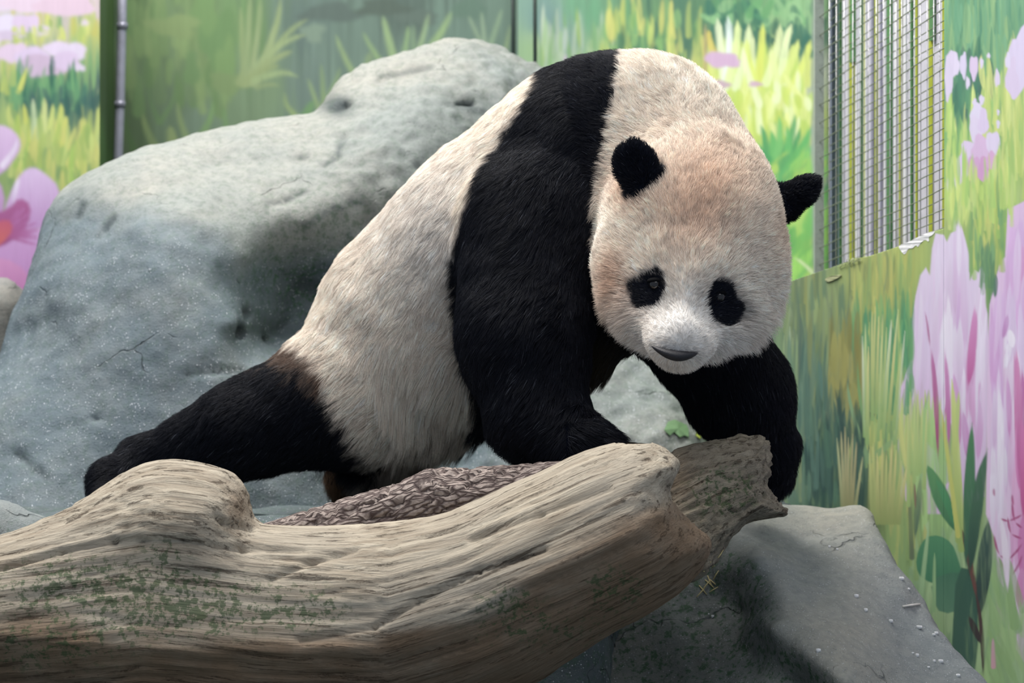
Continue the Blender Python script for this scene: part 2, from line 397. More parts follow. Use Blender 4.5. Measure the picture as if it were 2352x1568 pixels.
for x, y, rx, ry, c in [(-30, 10, 70, 22, '#dccbe0'), (60, 8, 60, 20, '#dfc8dc'), (150, 12, 70, 26, '#dcc0d4'), (20, 60, 38, 26, '#dcd2ea'), (60, 52, 32, 20, '#d8c2e0'), (92, 70, 22, 12, '#d8cade'), (20, 82, 34, 12, '#cdbcd6'),
                        (30, 122, 38, 24, '#dcc4de'), (75, 130, 42, 22, '#d6c2e2'), (130, 112, 30, 18, '#dccbe6'), (168, 118, 32, 20, '#d9cbe4'), (95, 152, 60, 26, '#c8b0cc'), (150, 140, 34, 22, '#d2bcdc'), (182, 156, 14, 8, '#d8cbe2'), (195, 52, 8, 7, '#d8cbd8'),
                        (-60, 90, 60, 34, '#d8c6e0'), (-80, 150, 60, 30, '#d0b8d8')]:
    A.blob(x, y, rx, ry, c, None, .1, x)
A.field(30, 110, 75, 105, 14, (16, 30), (7, 12), ['#c9d25a', '#b9c850', '#6f9f60'], spread=.3)
A.field(-150, 190, 215, 250, 90, (40, 95), (8, 15), ['#4f8f64', '#5a9a68', '#3f7f5c', '#6aa468', '#2f6a58'], spread=.12)
A.field(-150, 60, 180, 215, 24, (25, 55), (8, 14), ['#c6cc54', '#b8c656'], spread=.2)
A.field(60, 229, 235, 275, 40, (20, 60), (10, 16), ['#3b6a62', '#2f5f58', '#3f5f60', '#477a60'], spread=.15)
for x0, y0, x1, y1, w, c, b in [(50, 320, 20, 240, 20, '#bcca68', -.15), (65, 320, 55, 240, 18, '#c8d050', 0), (80, 320, 76, 228, 16, '#bcd0a0', 0), (95, 330, 102, 226, 20, '#cdd884', .03), (108, 330, 122, 240, 18, '#c6d46c', .03),
                               (130, 320, 140, 238, 22, '#c4d05c', .04), (60, 340, 42, 262, 18, '#c2cc58', -.1), (140, 330, 152, 268, 20, '#c8cc5c', 0), (160, 380, 195, 276, 24, '#c8cc66', .08), (190, 380, 208, 300, 22, '#c0c65c', .05)]:
    A.blade(x0, y0, x1, y1, w, c, None, b)
A.field(20, 225, 330, 460, 110, (40, 90), (8, 18), ['#b8c868', '#a4ba58', '#c6c866', '#8fae54', '#7fa060', '#9ac04c'], spread=.15)
A.poly([(-200, 250), (-60, 230), (-20, 285), (20, 290), (45, 315), (48, 340), (30, 370), (10, 395), (-40, 420), (-200, 400)], '#dcc0e4', '#c9a2d4')
A.blade(5, 380, 40, 320, 14, '#e6d8ee', '#dccce8', .1)
A.poly([(-200, 420), (-20, 395), (12, 440), (6, 500), (-20, 560), (-200, 600)], '#c9a0d2', '#b070b4')
A.poly([(10, 478), (30, 430), (50, 395), (75, 382), (100, 395), (138, 430), (134, 480), (115, 520), (60, 530), (0, 545)], '#d9bce6', '#bf88c8')
A.poly([(-200, 540), (0, 540), (60, 525), (112, 522), (100, 570), (75, 640), (60, 690), (30, 655), (0, 640), (-200, 700)], '#cf9ed6', '#c480c8')
A.poly([(-40, 600), (10, 590), (60, 620), (66, 650), (58, 688), (28, 655), (0, 640), (-40, 640)], '#d890c8', '#c878bc')
A.poly([(-40, 500), (20, 480), (44, 452), (72, 470), (66, 515), (30, 555), (-40, 580)], '#b05898', '#9a3c80')
for k in range(16):
    a = random.uniform(-1.0, .45); L = random.uniform(50, 92); A.blade(0, 535, L * math.cos(a), 535 + L * math.sin(a), 10, '#a83c80', '#b86aae', .03)
A.poly([(-30, 520), (18, 500), (32, 525), (6, 560), (-30, 575)], '#c4486c', '#d0564e')
A.blade(45, 405, 30, 470, 12, '#e8dcf2', '#d8c0e6', .05, both=True)
A.build('wall_left', M_PAINT)

# middle, shaded wall
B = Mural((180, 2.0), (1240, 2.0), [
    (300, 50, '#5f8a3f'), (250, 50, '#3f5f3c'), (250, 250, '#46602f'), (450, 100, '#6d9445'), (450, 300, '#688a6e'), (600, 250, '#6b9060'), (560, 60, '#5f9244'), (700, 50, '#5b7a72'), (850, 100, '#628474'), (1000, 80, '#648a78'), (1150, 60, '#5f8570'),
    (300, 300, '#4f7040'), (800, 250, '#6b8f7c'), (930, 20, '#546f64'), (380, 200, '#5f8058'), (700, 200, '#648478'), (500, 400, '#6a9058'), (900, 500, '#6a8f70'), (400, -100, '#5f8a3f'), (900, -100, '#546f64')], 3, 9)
B.ground(180, 1300, -140, 600, .14); B.sheet(span(180, 220, 1300, 1300, 4), -260, span(-260, -10, 420, 1250, 4))
B.field(290, 540, 60, 260, 70, (60, 130), (18, 34), ['#6f9a44', '#5f8f40', '#7aa048', '#648a50'], spread=.15, jit=.08)
for x, y, rx, ry, c in [(500, 90, 42, 70, '#5c9040'), (470, 30, 30, 50, '#64963f'), (400, 60, 60, 26, '#7a9c48'), (520, 150, 24, 60, '#68983f'), (530, 190, 50, 24, '#6f9446'), (440, 160, 18, 40, '#5f9044'), (760, 30, 70, 22, '#566f66'), (880, 18, 60, 20, '#52695c'), (960, 40, 50, 16, '#5a7468'), (720, 75, 26, 22, '#74947c'), (1080, 20, 40, 26, '#57806a')]:
    B.blob(x, y, rx, ry, c, None, .2, x)
for x0, y0, x1, y1, w, c, b in [(560, 190, 553, 20, 16, '#86a254', 0), (565, 190, 575, -10, 18, '#8aa65c', 0), (575, 190, 598, 0, 16, '#8fa860', .02), (590, 180, 645, -5, 20, '#8aa65a', .06), (585, 190, 630, 60, 18, '#92ac62', .05), (600, 160, 705, 45, 16, '#8ca858', -.1),
                               (590, 150, 700, 80, 16, '#92ae60', -.1), (580, 175, 670, 118, 22, '#8fa858', -.08), (560, 190, 640, 150, 22, '#88a252', -.06), (585, 185, 682, 175, 18, '#8fae60', -.16), (590, 200, 640, 196, 12, '#84a058', -.1), (548, 190, 560, 160, 16, '#86a254', 0),
                               (365, 280, 340, 200, 12, '#5a8a44', -.06), (368, 280, 402, 204, 13, '#5f8f48', .1), (362, 350, 328, 262, 20, '#7a9c46', -.06), (440, 345, 408, 238, 18, '#7c9e50', -.06), (450, 330, 488, 232, 18, '#6aa044', .12), (522, 310, 514, 250, 14, '#64984a', 0),
                               (400, 345, 390, 290, 30, '#86a44c', 0), (470, 330, 480, 300, 26, '#82a04a', 0), (310, 350, 290, 270, 18, '#4c7a34', -.1), (690, 275, 655, 214, 14, '#86a84e', -.2), (735, 260, 708, 182, 12, '#84a85a', 0), (745, 250, 738, 150, 12, '#7ca256', 0), (700, 270, 720, 232, 26, '#5c9a4a', 0), (740, 250, 780, 158, 14, '#7ea458', .05),
                               (830, 200, 772, 82, 16, '#84a860', -.04), (880, 150, 835, 76, 14, '#7fa860', -.03), (905, 140, 880, 38, 20, '#8cb464', 0), (925, 140, 938, 62, 14, '#82b060', .02), (958, 130, 984, 34, 14, '#8ab070', .02), (985, 115, 1036, 28, 20, '#86b062', .05), (1105, 100, 1078, 40, 10, '#84a87c', 0), (1115, 110, 1106, 30, 10, '#8aae82', 0), (1125, 110, 1152, 24, 12, '#82aa78', 0),
                               (840, 190, 850, 120, 30, '#7a9c62', 0), (1160, 120, 1172, 60, 10, '#84a868', 0), (950, 130, 950, 60, 12, '#78a070', 0)]:
    B.blade(x0, y0, x1, y1, w, c, None, b)
lum = B.C @ np.array([.3, .6, .1]); B.C = (B.C * .72 + lum[..., None] * np.array([.98, 1.02, .98]) * .28) * .92      # whole picture greyed and slightly darkened
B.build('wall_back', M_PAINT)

# wall running from the dark bars to the mesh
C = Mural((1190, 1.9), (1905, 1.0), [
    (1250, 40, '#6c8f8c'), (1300, 90, '#7d9a94'), (1350, 30, '#5f9a74'), (1420, 70, '#5f8f60'), (1450, 100, '#3e6a5a'), (1390, 120, '#74a06a'), (1550, 50, '#44705a'), (1600, 150, '#9aa86a'), (1500, 90, '#5f8a5c'), (1590, 90, '#3f6a58'), (1240, 130, '#86a878'), (1300, 150, '#9ab49a'),
    (1650, 15, '#4f8a5c'), (1750, 15, '#6aa06a'), (1850, 40, '#7fae78'), (1690, 60, '#2f6a5a'), (1850, 110, '#3d7060'), (1640, 60, '#3d7560'), (1700, 180, '#c5d06a'), (1800, 220, '#bccf58'), (1850, 250, '#b8cc50'), (1640, 180, '#c0c860'), (1800, 330, '#62a858'), (1850, 380, '#6cae5a'), (1750, 300, '#a8c860'),
    (1830, 560, '#7cc04a'), (1840, 640, '#6ab050'), (1800, 480, '#8ac850'), (1880, 200, '#a9b4a4'), (1882, 450, '#8f9f94'), (1500, 300, '#9ab86a'), (1600, 1100, '#6f9060'), (1400, 900, '#6f9060'), (1500, -90, '#44705a'), (1800, -90, '#6aa06a')], 3, 6)
C.ground(1190, 1910, -140, 1300, .16); C.sheet(span(1190, 1230, 1905, 1905, 3.5), -260, span(-260, -10, 740, 1300, 3.5))
C.field(1240, 1420, 120, 210, 60, (50, 120), (6, 13), ['#86aa78', '#9ab490', '#b0c0a8', '#74a068', '#8fb060', '#a8b8b0'], spread=.06)
C.field(1380, 1620, 60, 190, 80, (40, 110), (9, 20), ['#3f6a58', '#4f8458', '#6fa058', '#a8b85a', '#c0c060', '#5a9464', '#34604f', '#79a864'], spread=.06)
C.field(1540, 1620, 150, 260, 40, (40, 110), (8, 14), ['#c0c460', '#d0c868', '#a8b45c', '#8fa458'], spread=.06)
C.blade(1290, 190, 1300, 125, 12, '#b49cbc', '#c2aacc')
C.field(1626, 1880, 20, 60, 40, (20, 50), (14, 28), ['#5a9a60', '#78ac74', '#3f7f5c', '#2f6a58', '#86b47c'], spread=.5)
C.field(1630, 1870, 90, 140, 50, (30, 70), (14, 26), ['#2f6656', '#39705e', '#2b5f52', '#417a60'], spread=.4)
C.field(1626, 1860, 170, 340, 120, (50, 110), (14, 28), ['#c0d060', '#c8d470', '#b4cc50', '#d0da88', '#b8cc58', '#a8c850'], spread=.25)
for x0, y0, x1, y1, w, c, b in [(1665, 200, 1648, 42, 20, '#d6e2b8', 0), (1668, 190, 1672, 38, 18, '#d4e4dc', .04), (1672, 190, 1694, 48, 20, '#cfe094', .06), (1690, 200, 1720, 56, 20, '#d0e0a8', .06), (1730, 180, 1728, 80, 14, '#d0dca0', 0), (1742, 190, 1753, 56, 18, '#c6d24c', 0),
                               (1760, 190, 1792, 56, 20, '#d2e0a0', .06), (1795, 190, 1818, 56, 20, '#d4e4a8', -.06), (1790, 200, 1834, 92, 18, '#c8d870', .05), (1815, 210, 1862, 92, 18, '#cbda5c', .05), (1740, 200, 1715, 90, 16, '#c8d858', -.05), (1640, 120, 1628, 70, 16, '#c8b84c', -.1), (1745, 240, 1705, 110, 18, '#d6e2ac', -.05),
                               (1790, 220, 1770, 110, 20, '#d0de90', 0), (1620, 170, 1620, 55, 8, '#a89a68', 0)]:
    C.blade(x0, y0, x1, y1, w, c, None, b, blunt=.6)
for x, y, rx, ry, c in [(1655, 136, 38, 18, '#c2a2c2'), (1682, 145, 20, 10, '#c2a2c2'), (1648, 195, 28, 12, '#b8a0ac'), (1735, 193, 15, 6, '#c0a0b8')]: C.blob(x, y, rx, ry, c, None, .12, x)
C.field(1700, 1860, 230, 330, 40, (40, 90), (10, 20), ['#d8e4b0', '#c8d860', '#b4cc48', '#d0dc80'], spread=.2)
for k, (x, y) in enumerate([(1748, 288), (1772, 300), (1790, 268), (1826, 264), (1838, 296), (1866, 288), (1870, 330), (1860, 370), (1730, 330), (1808, 290)]):
    C.blade(1765 + k * 4, 415, x, y, 24, ['#3f9a58', '#56b05a', '#66b860', '#48a05a'][k % 4], None, .06)
C.field(1740, 1880, 400, 470, 36, (60, 110), (14, 26), ['#58b058', '#6cc05c', '#8cc850', '#4fa05a', '#a8cc50'], tilt=.6, spread=.3)
C.field(1790, 1880, 500, 720, 70, (60, 140), (14, 28), ['#78c04c', '#8ccc4c', '#66b450', '#a4cc58', '#5aa850'], tilt=.5, spread=.3)
C.blade(1880, 640, 1826, 592, 10, '#cfe0b0', '#c8dca0', .05)
C.field(1866, 1884, 100, 700, 40, (80, 160), (7, 12), ['#8f9f98', '#9aa8a0', '#7f9080'], spread=.02)
C.build('wall_corner', M_PAINT)

# right-hand sheet: low panel under the mesh and the full-height mural beside it
def edge_y(x):
    return np.interp(x, [1700, 1800, 1890, 1950, 1955, 2000, 2070, 2140, 2172], [690, 652, 622, 602, 596, 588, 565, 535, 524])
R = Mural((1790, .62), (2352, .10), [
    (1800, 700, '#788f70'), (1800, 900, '#7f9a70'), (1800, 1100, '#6a8670'), (1850, 680, '#86946a'), (1900, 680, '#8c9a62'), (1900, 800, '#7f8e56'), (1870, 760, '#77906a'), (1920, 860, '#6a8f62'), (1960, 780, '#9a9a50'), (1960, 900, '#8c8a48'), (1900, 960, '#6a7a60'), (1950, 1000, '#6a7f58'), (2000, 640, '#a8b060'), (2040, 600, '#b0b862'), (2080, 600, '#b0c060'), (2060, 680, '#98b462'),
    (2030, 720, '#5f9a68'), (2080, 720, '#6aa868'), (2040, 850, '#9cb868'), (2080, 850, '#8ac468'), (2000, 1000, '#5f7f68'), (2050, 1000, '#7fa868'), (1900, 1100, '#4a6a58'), (1960, 1150, '#56705a'), (2000, 1130, '#5a7050'), (2050, 1130, '#8fa862'), (2090, 1050, '#9cb868'), (2100, 1200, '#8fb070'), (2150, 1250, '#92bc78'), (2130, 1150, '#9cc87c'), (2080, 1300, '#8fb070'), (2150, 1400, '#9ab888'), (2200, 1500, '#5f8468'), (2260, 1450, '#a4c488'), (2280, 1540, '#9cc080'), (2340, 1540, '#a4c890'),
    (2200, 50, '#6fa878'), (2250, 50, '#5a9a70'), (2330, 50, '#6fa880'), (2200, 200, '#4f8f70'), (2260, 150, '#5f9f74'), (2230, 250, '#4f7f6c'), (2300, 200, '#8cb870'), (2320, 260, '#b0cc70'), (2200, 330, '#74b068'), (2260, 300, '#9cc468'), (2320, 380, '#a4c868'), (2200, 450, '#b8d870'), (2260, 450, '#c4d868'), (2230, 400, '#8fc070'), (2280, 540, '#9cc45c'), (2290, 620, '#6a9a64'), (2180, 500, '#a4b870'), (2240, 560, '#8cb460'),
    (2400, 100, '#7fb088'), (2400, 400, '#b4cc80'), (2400, 1300, '#e0b8dc'), (2400, 1560, '#a4c890'), (2600, 200, '#7fb088'), (2600, 700, '#d8b8dc'), (2600, 1500, '#a4c890')], 2, 2.2)
R.ground(1700, 2700, -140, 1700, .2)
ROWS = span(-260, -10, 1580, 2100, 2.2)
R.sheet(span(1700, 1780, 2172, 2172, 2.2), edge_y, ROWS[ROWS > 500]); R.sheet(span(2172, 2172, 2360, 2800, 2.2), -260, ROWS)
R.field(1800, 2060, 690, 800, 120, (30, 150), (5, 13), ['#8a9a60', '#7f8f58', '#a0a45c', '#6f8a66', '#94a468', '#86946e', '#78885c'], spread=.03)
R.field(1960, 2100, 640, 790, 80, (60, 140), (5, 12), ['#b4b85c', '#c2c468', '#9cb060', '#8cae64', '#a8b45c'], spread=.03)
R.field(1960, 2100, 780, 900, 50, (60, 150), (8, 16), ['#4f9068', '#5a9e6c', '#68aa6a', '#489066'], spread=.03)
R.field(1800, 1960, 860, 1160, 150, (60, 240), (5, 14), ['#6a7f66', '#7f8f5c', '#5a7464', '#8a9460', '#65806c', '#727c66', '#90a070'], spread=.03)
R.field(1905, 1985, 800, 980, 40, (60, 130), (10, 20), ['#a09a50', '#94904c', '#aca458', '#8c8a4c'], spread=.03)
R.field(1860, 2000, 1000, 1180, 90, (60, 150), (7, 14), ['#4f6a5c', '#43604f', '#5c7a60', '#3f5a52', '#66805c'], spread=.08)
R.field(1990, 2090, 940, 1100, 110, (80, 240), (4, 9), ['#9cb868', '#b4c46c', '#86b068', '#c6c86c', '#76a868', '#66906a'], spread=.05)
for x, yt in [(1990, 770), (2000, 740), (2014, 706), (2020, 728), (2030, 722), (2026, 740), (2050, 735), (2066, 712), (2082, 762), (2058, 770), (2010, 800), (2040, 790), (2074, 800)]:
    R.blade(x + random.uniform(-10, 2), yt + random.uniform(170, 240), x, yt, random.uniform(6, 10), '#9cb060', random.choice(['#ccc868', '#c2d080', '#d0cc70', '#b8c86c']), 0)
for x, yt in [(1804, 770), (1818, 750), (1824, 775), (1834, 768), (1844, 845)]: R.blade(x - 2, yt + 160, x, yt, 8, '#86a070', '#bccaa8' if x == 1818 else '#9cb078', 0)
# two big magnolia-like blossoms
R.poly([(2060, 1130), (2072, 890), (2098, 820), (2099, 737), (2106, 680), (2117, 632), (2130, 614), (2139, 632), (2144, 571), (2152, 536), (2171, 539), (2178, 555), (2187, 536), (2197, 530), (2205, 499), (2214, 527), (2222, 555), (2229, 584), (2231, 645), (2241, 619), (2251, 625), (2259, 610), (2265, 629), (2264, 683), (2272, 721), (2274, 801), (2272, 960), (2264, 1140), (2200, 1180), (2120, 1180)], '#e0d2f0', '#d9bce2', 0)
R.poly([(2268, 1180), (2272, 800), (2276, 700), (2300, 600), (2312, 590), (2318, 480), (2340, 470), (2420, 430), (2660, 300), (2660, 1620), (2420, 1600), (2356, 1520), (2330, 1480), (2304, 1380), (2292, 1250)], '#dcbce6', '#ecd0ee', 0)
def petal(cx0, cy0, cx1, cy1, w, c, c2, n=26, jit=.05):
    """soft petal: many near-parallel strokes"""
    for _ in range(n):
        u = random.uniform(-.5, .5); v = random.uniform(0, .5); L = random.uniform(.35, .6)
        x0 = cx0 + u * w + (cx1 - cx0) * v; y0 = cy0 + (cy1 - cy0) * v
        k = 1 + random.uniform(-jit, jit)
        R.blade(x0, y0, x0 + (cx1 - cx0) * L, y0 + (cy1 - cy0) * L, w * random.uniform(.16, .36), np.clip(hexlin(c) * k, 0, 1), np.clip(hexlin(c2) * k, 0, 1), .0, 5, True)
petal(2120, 980, 2130, 640, 34, '#d8bce4', '#ddcdee'); petal(2170, 900, 2170, 560, 44, '#d8b8e2', '#e2d4f0'); petal(2210, 900, 2205, 520, 34, '#d8b4e0', '#e0d0f0')
petal(2250, 1000, 2255, 640, 24, '#dcbce4', '#e4d6f0'); petal(2100, 1100, 2100, 880, 50, '#d0b4d8', '#d8c0e0')
petal(2190, 1050, 2190, 700, 60, '#dcbce6', '#e8e0f6'); petal(2180, 960, 2178, 720, 26, '#e2d8f2', '#ece6fa')
petal(2235, 1000, 2240, 760, 30, '#d49cd0', '#dcb4e0'); petal(2250, 900, 2262, 700, 16, '#e4d4f0', '#e8e0f6')
for x0, y0, x1, y1, w, c, c2 in [(2228, 885, 2243, 720, 22, '#c45aa6', '#d68cc8'), (2231, 880, 2246, 710, 10, '#b84898', '#cc70b4'), (2170, 960, 2176, 770, 16, '#c884c4', '#d8b0e0'), (2182, 1010, 2168, 820, 14, '#bc5aa8', '#d090cc'), (2208, 1030, 2192, 850, 16, '#c878bc', '#d8a8dc'),
                               (2158, 1040, 2140, 790, 12, '#a83870', '#c070b0'), (2166, 1090, 2148, 900, 10, '#9c2c64', '#b04888'), (2140, 800, 2127, 712, 4, '#a84880', '#b860a0'), (2188, 1060, 2180, 960, 14, '#b04a98', '#c878bc'), (2226, 1060, 2214, 940, 16, '#c880c4', '#d4a4d8'), (2250, 1060, 2248, 900, 20, '#d098d0', '#d8b4e0'), (2200, 770, 2206, 650, 8, '#d0a8dc', '#d8b8e4')]:
    R.blade(x0, y0, x1, y1, w, c, c2, .02, 7, True)
petal(2300, 1000, 2312, 620, 40, '#d4a4dc', '#d8b8e6', 30); petal(2340, 800, 2350, 480, 50, '#d8a8dc', '#d8b4e8', 30); petal(2290, 900, 2286, 700, 20, '#d49cd8', '#d8b0e4')
petal(2335, 900, 2340, 640, 40, '#e0ccee', '#dcc4ec', 20); petal(2330, 1150, 2325, 760, 44, '#dca8da', '#e8dcf4', 30); petal(2300, 1160, 2300, 850, 36, '#d8b0e0', '#e4d4f2'); petal(2315, 850, 2322, 760, 16, '#e8e0f6', '#efe8fb', 14)
petal(2345, 1350, 2350, 1000, 40, '#e0a0d4', '#e4b0dc', 30); petal(2300, 1250, 2296, 1000, 34, '#e6d4f0', '#ece4f8', 24); petal(2310, 1350, 2305, 1150, 30, '#e4bce0', '#e8d8f2')
for x0, y0, x1, y1, w, c, c2 in [(2340, 1080, 2332, 800, 14, '#c4569c', '#d488c4'), (2352, 1060, 2350, 840, 14, '#bc4c94', '#c878bc'), (2306, 780, 2318, 720, 12, '#c080c4', '#cc98d4'), (2348, 650, 2352, 560, 14, '#d490cc', '#d8a4d8'), (2345, 1130, 2340, 960, 20, '#d870b8', '#dc90c8'), (2352, 1180, 2352, 1020, 16, '#c83890', '#d060a8'), (2322, 1010, 2316, 860, 12, '#d088c8', '#d8a8dc'),
                               (2350, 1330, 2352, 1180, 24, '#d468b4', '#d880c0'), (2345, 1400, 2350, 1300, 24, '#d878bc', '#dc90c8')]:
    R.blade(x0, y0, x1, y1, w, c, c2, .02, 7, True)
for pts in [[(2286, 1120), (2288, 1140)], [(2328, 1134), (2332, 1160)], [(2300, 1190), (2320, 1196), (2352, 1180)], [(2318, 1186), (2326, 1226), (2352, 1236)], [(2328, 1150), (2336, 1200), (2352, 1212)], [(2286, 1225), (2300, 1275), (2320, 1285), (2352, 1245)], [(2300, 1280), (2318, 1325)], [(2328, 1322), (2352, 1270)]]:
    for a, b in zip(pts[:-1], pts[1:]): R.blade(a[0], a[1], b[0], b[1], 5, '#a83478', '#b84888', .06, 6, True)
# grass on the upper right
R.field(2182, 2360, 60, 220, 150, (60, 170), (5, 13), ['#5f9f78', '#70a878', '#7fb07c', '#4f8f70', '#6aa880', '#8cb87c'], spread=.05)
R.field(2182, 2280, 180, 330, 60, (60, 130), (9, 18), ['#4a8a6c', '#558f6e', '#466f66', '#5a9a70', '#3f7a62'], spread=.04)
R.field(2176, 2300, 300, 540, 150, (50, 150), (5, 13), ['#b4d868', '#c8dc74', '#8cc068', '#a4cc6c', '#cce080', '#7ab46a'], spread=.04)
R.field(2260, 2400, 200, 460, 110, (50, 150), (6, 14), ['#b8d068', '#c8d874', '#9cc468', '#d0dc80'], spread=.04)
R.field(2230, 2310, 480, 640, 60, (60, 150), (6, 14), ['#9cc45c', '#b8cc60', '#c8d06c', '#84b068', '#74a86c'], spread=.03)
R.field(2250, 2290, 600, 690, 16, (50, 100), (7, 12), ['#5f8f68', '#4f7f66', '#74a470'], spread=.03)
for x, y, rx, ry, c in [(2190, 145, 12, 32, '#d8cdea'), (2182, 180, 10, 50, '#d6cce8'), (2200, 150, 7, 25, '#dcd2ee'), (2216, 150, 8, 30, '#d6cdec'), (2240, 155, 10, 28, '#d8c4e6'), (2226, 190, 5, 14, '#dcd2ee'), (2258, 145, 4, 12, '#dcd2ee'), (2274, 128, 4, 6, '#dcd2ee'), (2242, 235, 5, 9, '#dcd2ee'),
                        (2346, 150, 30, 60, '#d8ccec'), (2330, 180, 16, 50, '#d8c8e8'), (2294, 180, 6, 20, '#dcd0ec'), (2318, 140, 6, 18, '#dcd4f0'), (2370, 120, 40, 60, '#d8ccec'),
                        (2258, 230, 6, 12, '#dcd4f0'), (2250, 265, 20, 26, '#dcd4f0'), (2245, 295, 16, 30, '#dcd0ee'), (2262, 280, 12, 30, '#d8c8ea'), (2232, 350, 24, 26, '#dccbec'), (2256, 345, 22, 34, '#d8b8e0'), (2284, 330, 16, 30, '#dcd0ee'), (2215, 385, 16, 30, '#d8c8ea'), (2240, 390, 14, 34, '#d4a4d4'), (2262, 390, 12, 30, '#d49cd0'), (2280, 370, 12, 22, '#d8a8d4'), (2202, 420, 6, 14, '#dcd0ee'), (2182, 425, 4, 14, '#dcd4f0'), (2205, 395, 10, 30, '#dcccec'), (2296, 285, 4, 10, '#dcd4f0'), (2296, 258, 3, 7, '#dcd4f0')]:
    R.blob(x, y, rx, ry, c, None, .14, x)
R.field(2180, 2340, 410, 520, 80, (40, 110), (5, 11), ['#b8d868', '#cce074', '#a4d068', '#c4dc80'], spread=.04)
for k in range(9): R.blade(2120 + k * 6, 1000 + 6 * k, 2110 + k * 9, random.uniform(880, 930), 8, '#a8c468', '#c0d07c', 0)
# reed bed and leaves low on the right
R.field(1880, 1990, 1100, 1190, 50, (60, 180), (7, 14), ['#3f5f50', '#4f7058', '#5f7c58', '#36564c', '#6c8660'], spread=.05)
for x, yt, b in [(1930, 1000, 0), (1944, 982, 0), (1956, 1010, 0), (1968, 1000, .02), (1984, 1050, 0), (2002, 1030, 0), (2012, 1015, 0), (2020, 1060, 0), (2040, 1030, 0), (2055, 1010, 0), (2046, 1080, 0), (2072, 1060, .02), (1948, 1020, 0), (2030, 1050, 0)]:
    R.blade(1948 + (x - 1948) * .45 if x < 1990 else 2000 + (x - 2000) * .8, 1185, x, yt, 11, '#7c8a58', random.choice(['#b8bc74', '#a8b068', '#c8c478', '#98a868']), b)
R.blade(2000, 1060, 1950, 880, 12, '#7ca070', '#86a878', -.05); R.blade(2020, 1040, 2058, 945, 16, '#86ac70', '#8fb878', .35); R.blade(2012, 960, 2008, 870, 9, '#5a4448', '#6f5450', 0, 7, True)
R.field(2060, 2120, 1000, 1200, 60, (80, 200), (5, 11), ['#a4c070', '#b8cc78', '#98b868', '#8cae70', '#c8cc78'], spread=.07)
R.field(2100, 2180, 1050, 1250, 40, (80, 180), (8, 16), ['#9cc87c', '#8cbc74', '#a8d080', '#94c078'], spread=.08)
R.field(2230, 2360, 1380, 1600, 60, (80, 180), (10, 22), ['#94bc78', '#a8cc88', '#8cb47c', '#9cc480'], tilt=-.25, spread=.15)
R.field(2100, 2260, 1280, 1600, 60, (60, 160), (10, 22), ['#9cbc84', '#a8c890', '#8cb080', '#94b888'], tilt=.1, spread=.15)
R.field(2040, 2130, 1180, 1330, 50, (60, 180), (5, 12), ['#a4b868', '#b8c070', '#8fae68', '#7c9a60', '#98b46c'], spread=.06)
R.blade(2098, 1280, 2090, 1090, 12, '#6a7c60', '#8a9868', 0); R.blade(2104, 1240, 2118, 1090, 14, '#4f7060', '#86a070', 0, 7, True); R.blade(2106, 1170, 2104, 1105, 5, '#8c6058', '#8c6a60', 0, 6, True)
R.poly([(2128, 1064), (2150, 1080), (2180, 1125), (2200, 1180), (2212, 1225), (2190, 1215), (2160, 1175), (2140, 1130)], '#5c9a60', '#3f7c58'); R.blade(2200, 1215, 2150, 1095, 16, '#3c8a5c', '#4c9a64', .04, 7, True)
R.poly([(2106, 1300), (2112, 1260), (2130, 1232), (2160, 1228), (2190, 1245), (2205, 1285), (2215, 1320), (2180, 1350), (2120, 1330)], '#4f9468', '#3f8060')
R.poly([(2140, 1330), (2200, 1310), (2230, 1330), (2236, 1380), (2190, 1410), (2150, 1400)], '#477c62', '#5c8c70'); R.poly([(2200, 1300), (2246, 1310), (2236, 1380), (2210, 1480), (2200, 1568), (2188, 1568), (2190, 1470)], '#3f6a58', '#466a5c')
R.blade(2215, 1640, 2232, 1300, 52, '#4a6e62', '#3c6656', 0, 7, True)
R.blade(2110, 1440, 2136, 1210, 14, '#9cc08c', '#a0c894', 0); R.blade(2148, 1400, 2150, 1270, 10, '#94bc84', '#9cc88c', 0)
R.blade(2222, 1310, 2236, 970, 26, '#3c6654', '#4c8a5c', 0, 7, True); R.blade(2228, 1330, 2272, 1030, 30, '#35564e', '#4c7a5c', -.03, 7, True); R.blade(2252, 1420, 2274, 1190, 34, '#364a4a', '#44645c', 0, 7, True)
R.blade(2212, 1260, 2190, 870, 16, '#9cb860', '#c8d878', 0); R.blade(2206, 1230, 2165, 940, 14, '#c8cc60', '#b8c860', 0); R.blade(2216, 1240, 2196, 900, 12, '#a8c068', '#d0dc88', 0)
R.blade(2190, 1100, 2206, 900, 18, '#a8c468', '#c0d47c', 0); R.blade(2248, 1380, 2206, 1200, 12, '#7a4844', '#6a4c44', .03, 7, True); R.blade(2262, 1560, 2242, 1350, 9, '#4a3c40', '#5c4444', .04, 7, True); R.blade(2258, 1480, 2228, 1412, 15, '#463e42', '#4c4444', .0, 7, True)
R.blade(2285, 1530, 2284, 1465, 12, '#dca0b4', '#d8a8bc', 0)
R.field(1990, 2100, 800, 960, 60, (60, 150), (7, 13), ['#4a9068', '#57a070', '#6ab06c', '#449064'], spread=.03)
R.field(1850, 1985, 1040, 1190, 60, (60, 150), (9, 15), ['#3c584f', '#47685a', '#527860', '#36524c'], spread=.06)
R.field(1800, 1900, 900, 1190, 50, (80, 200), (7, 13), ['#5a7c6c', '#4f7062', '#6f8c72', '#62846c'], spread=.04)
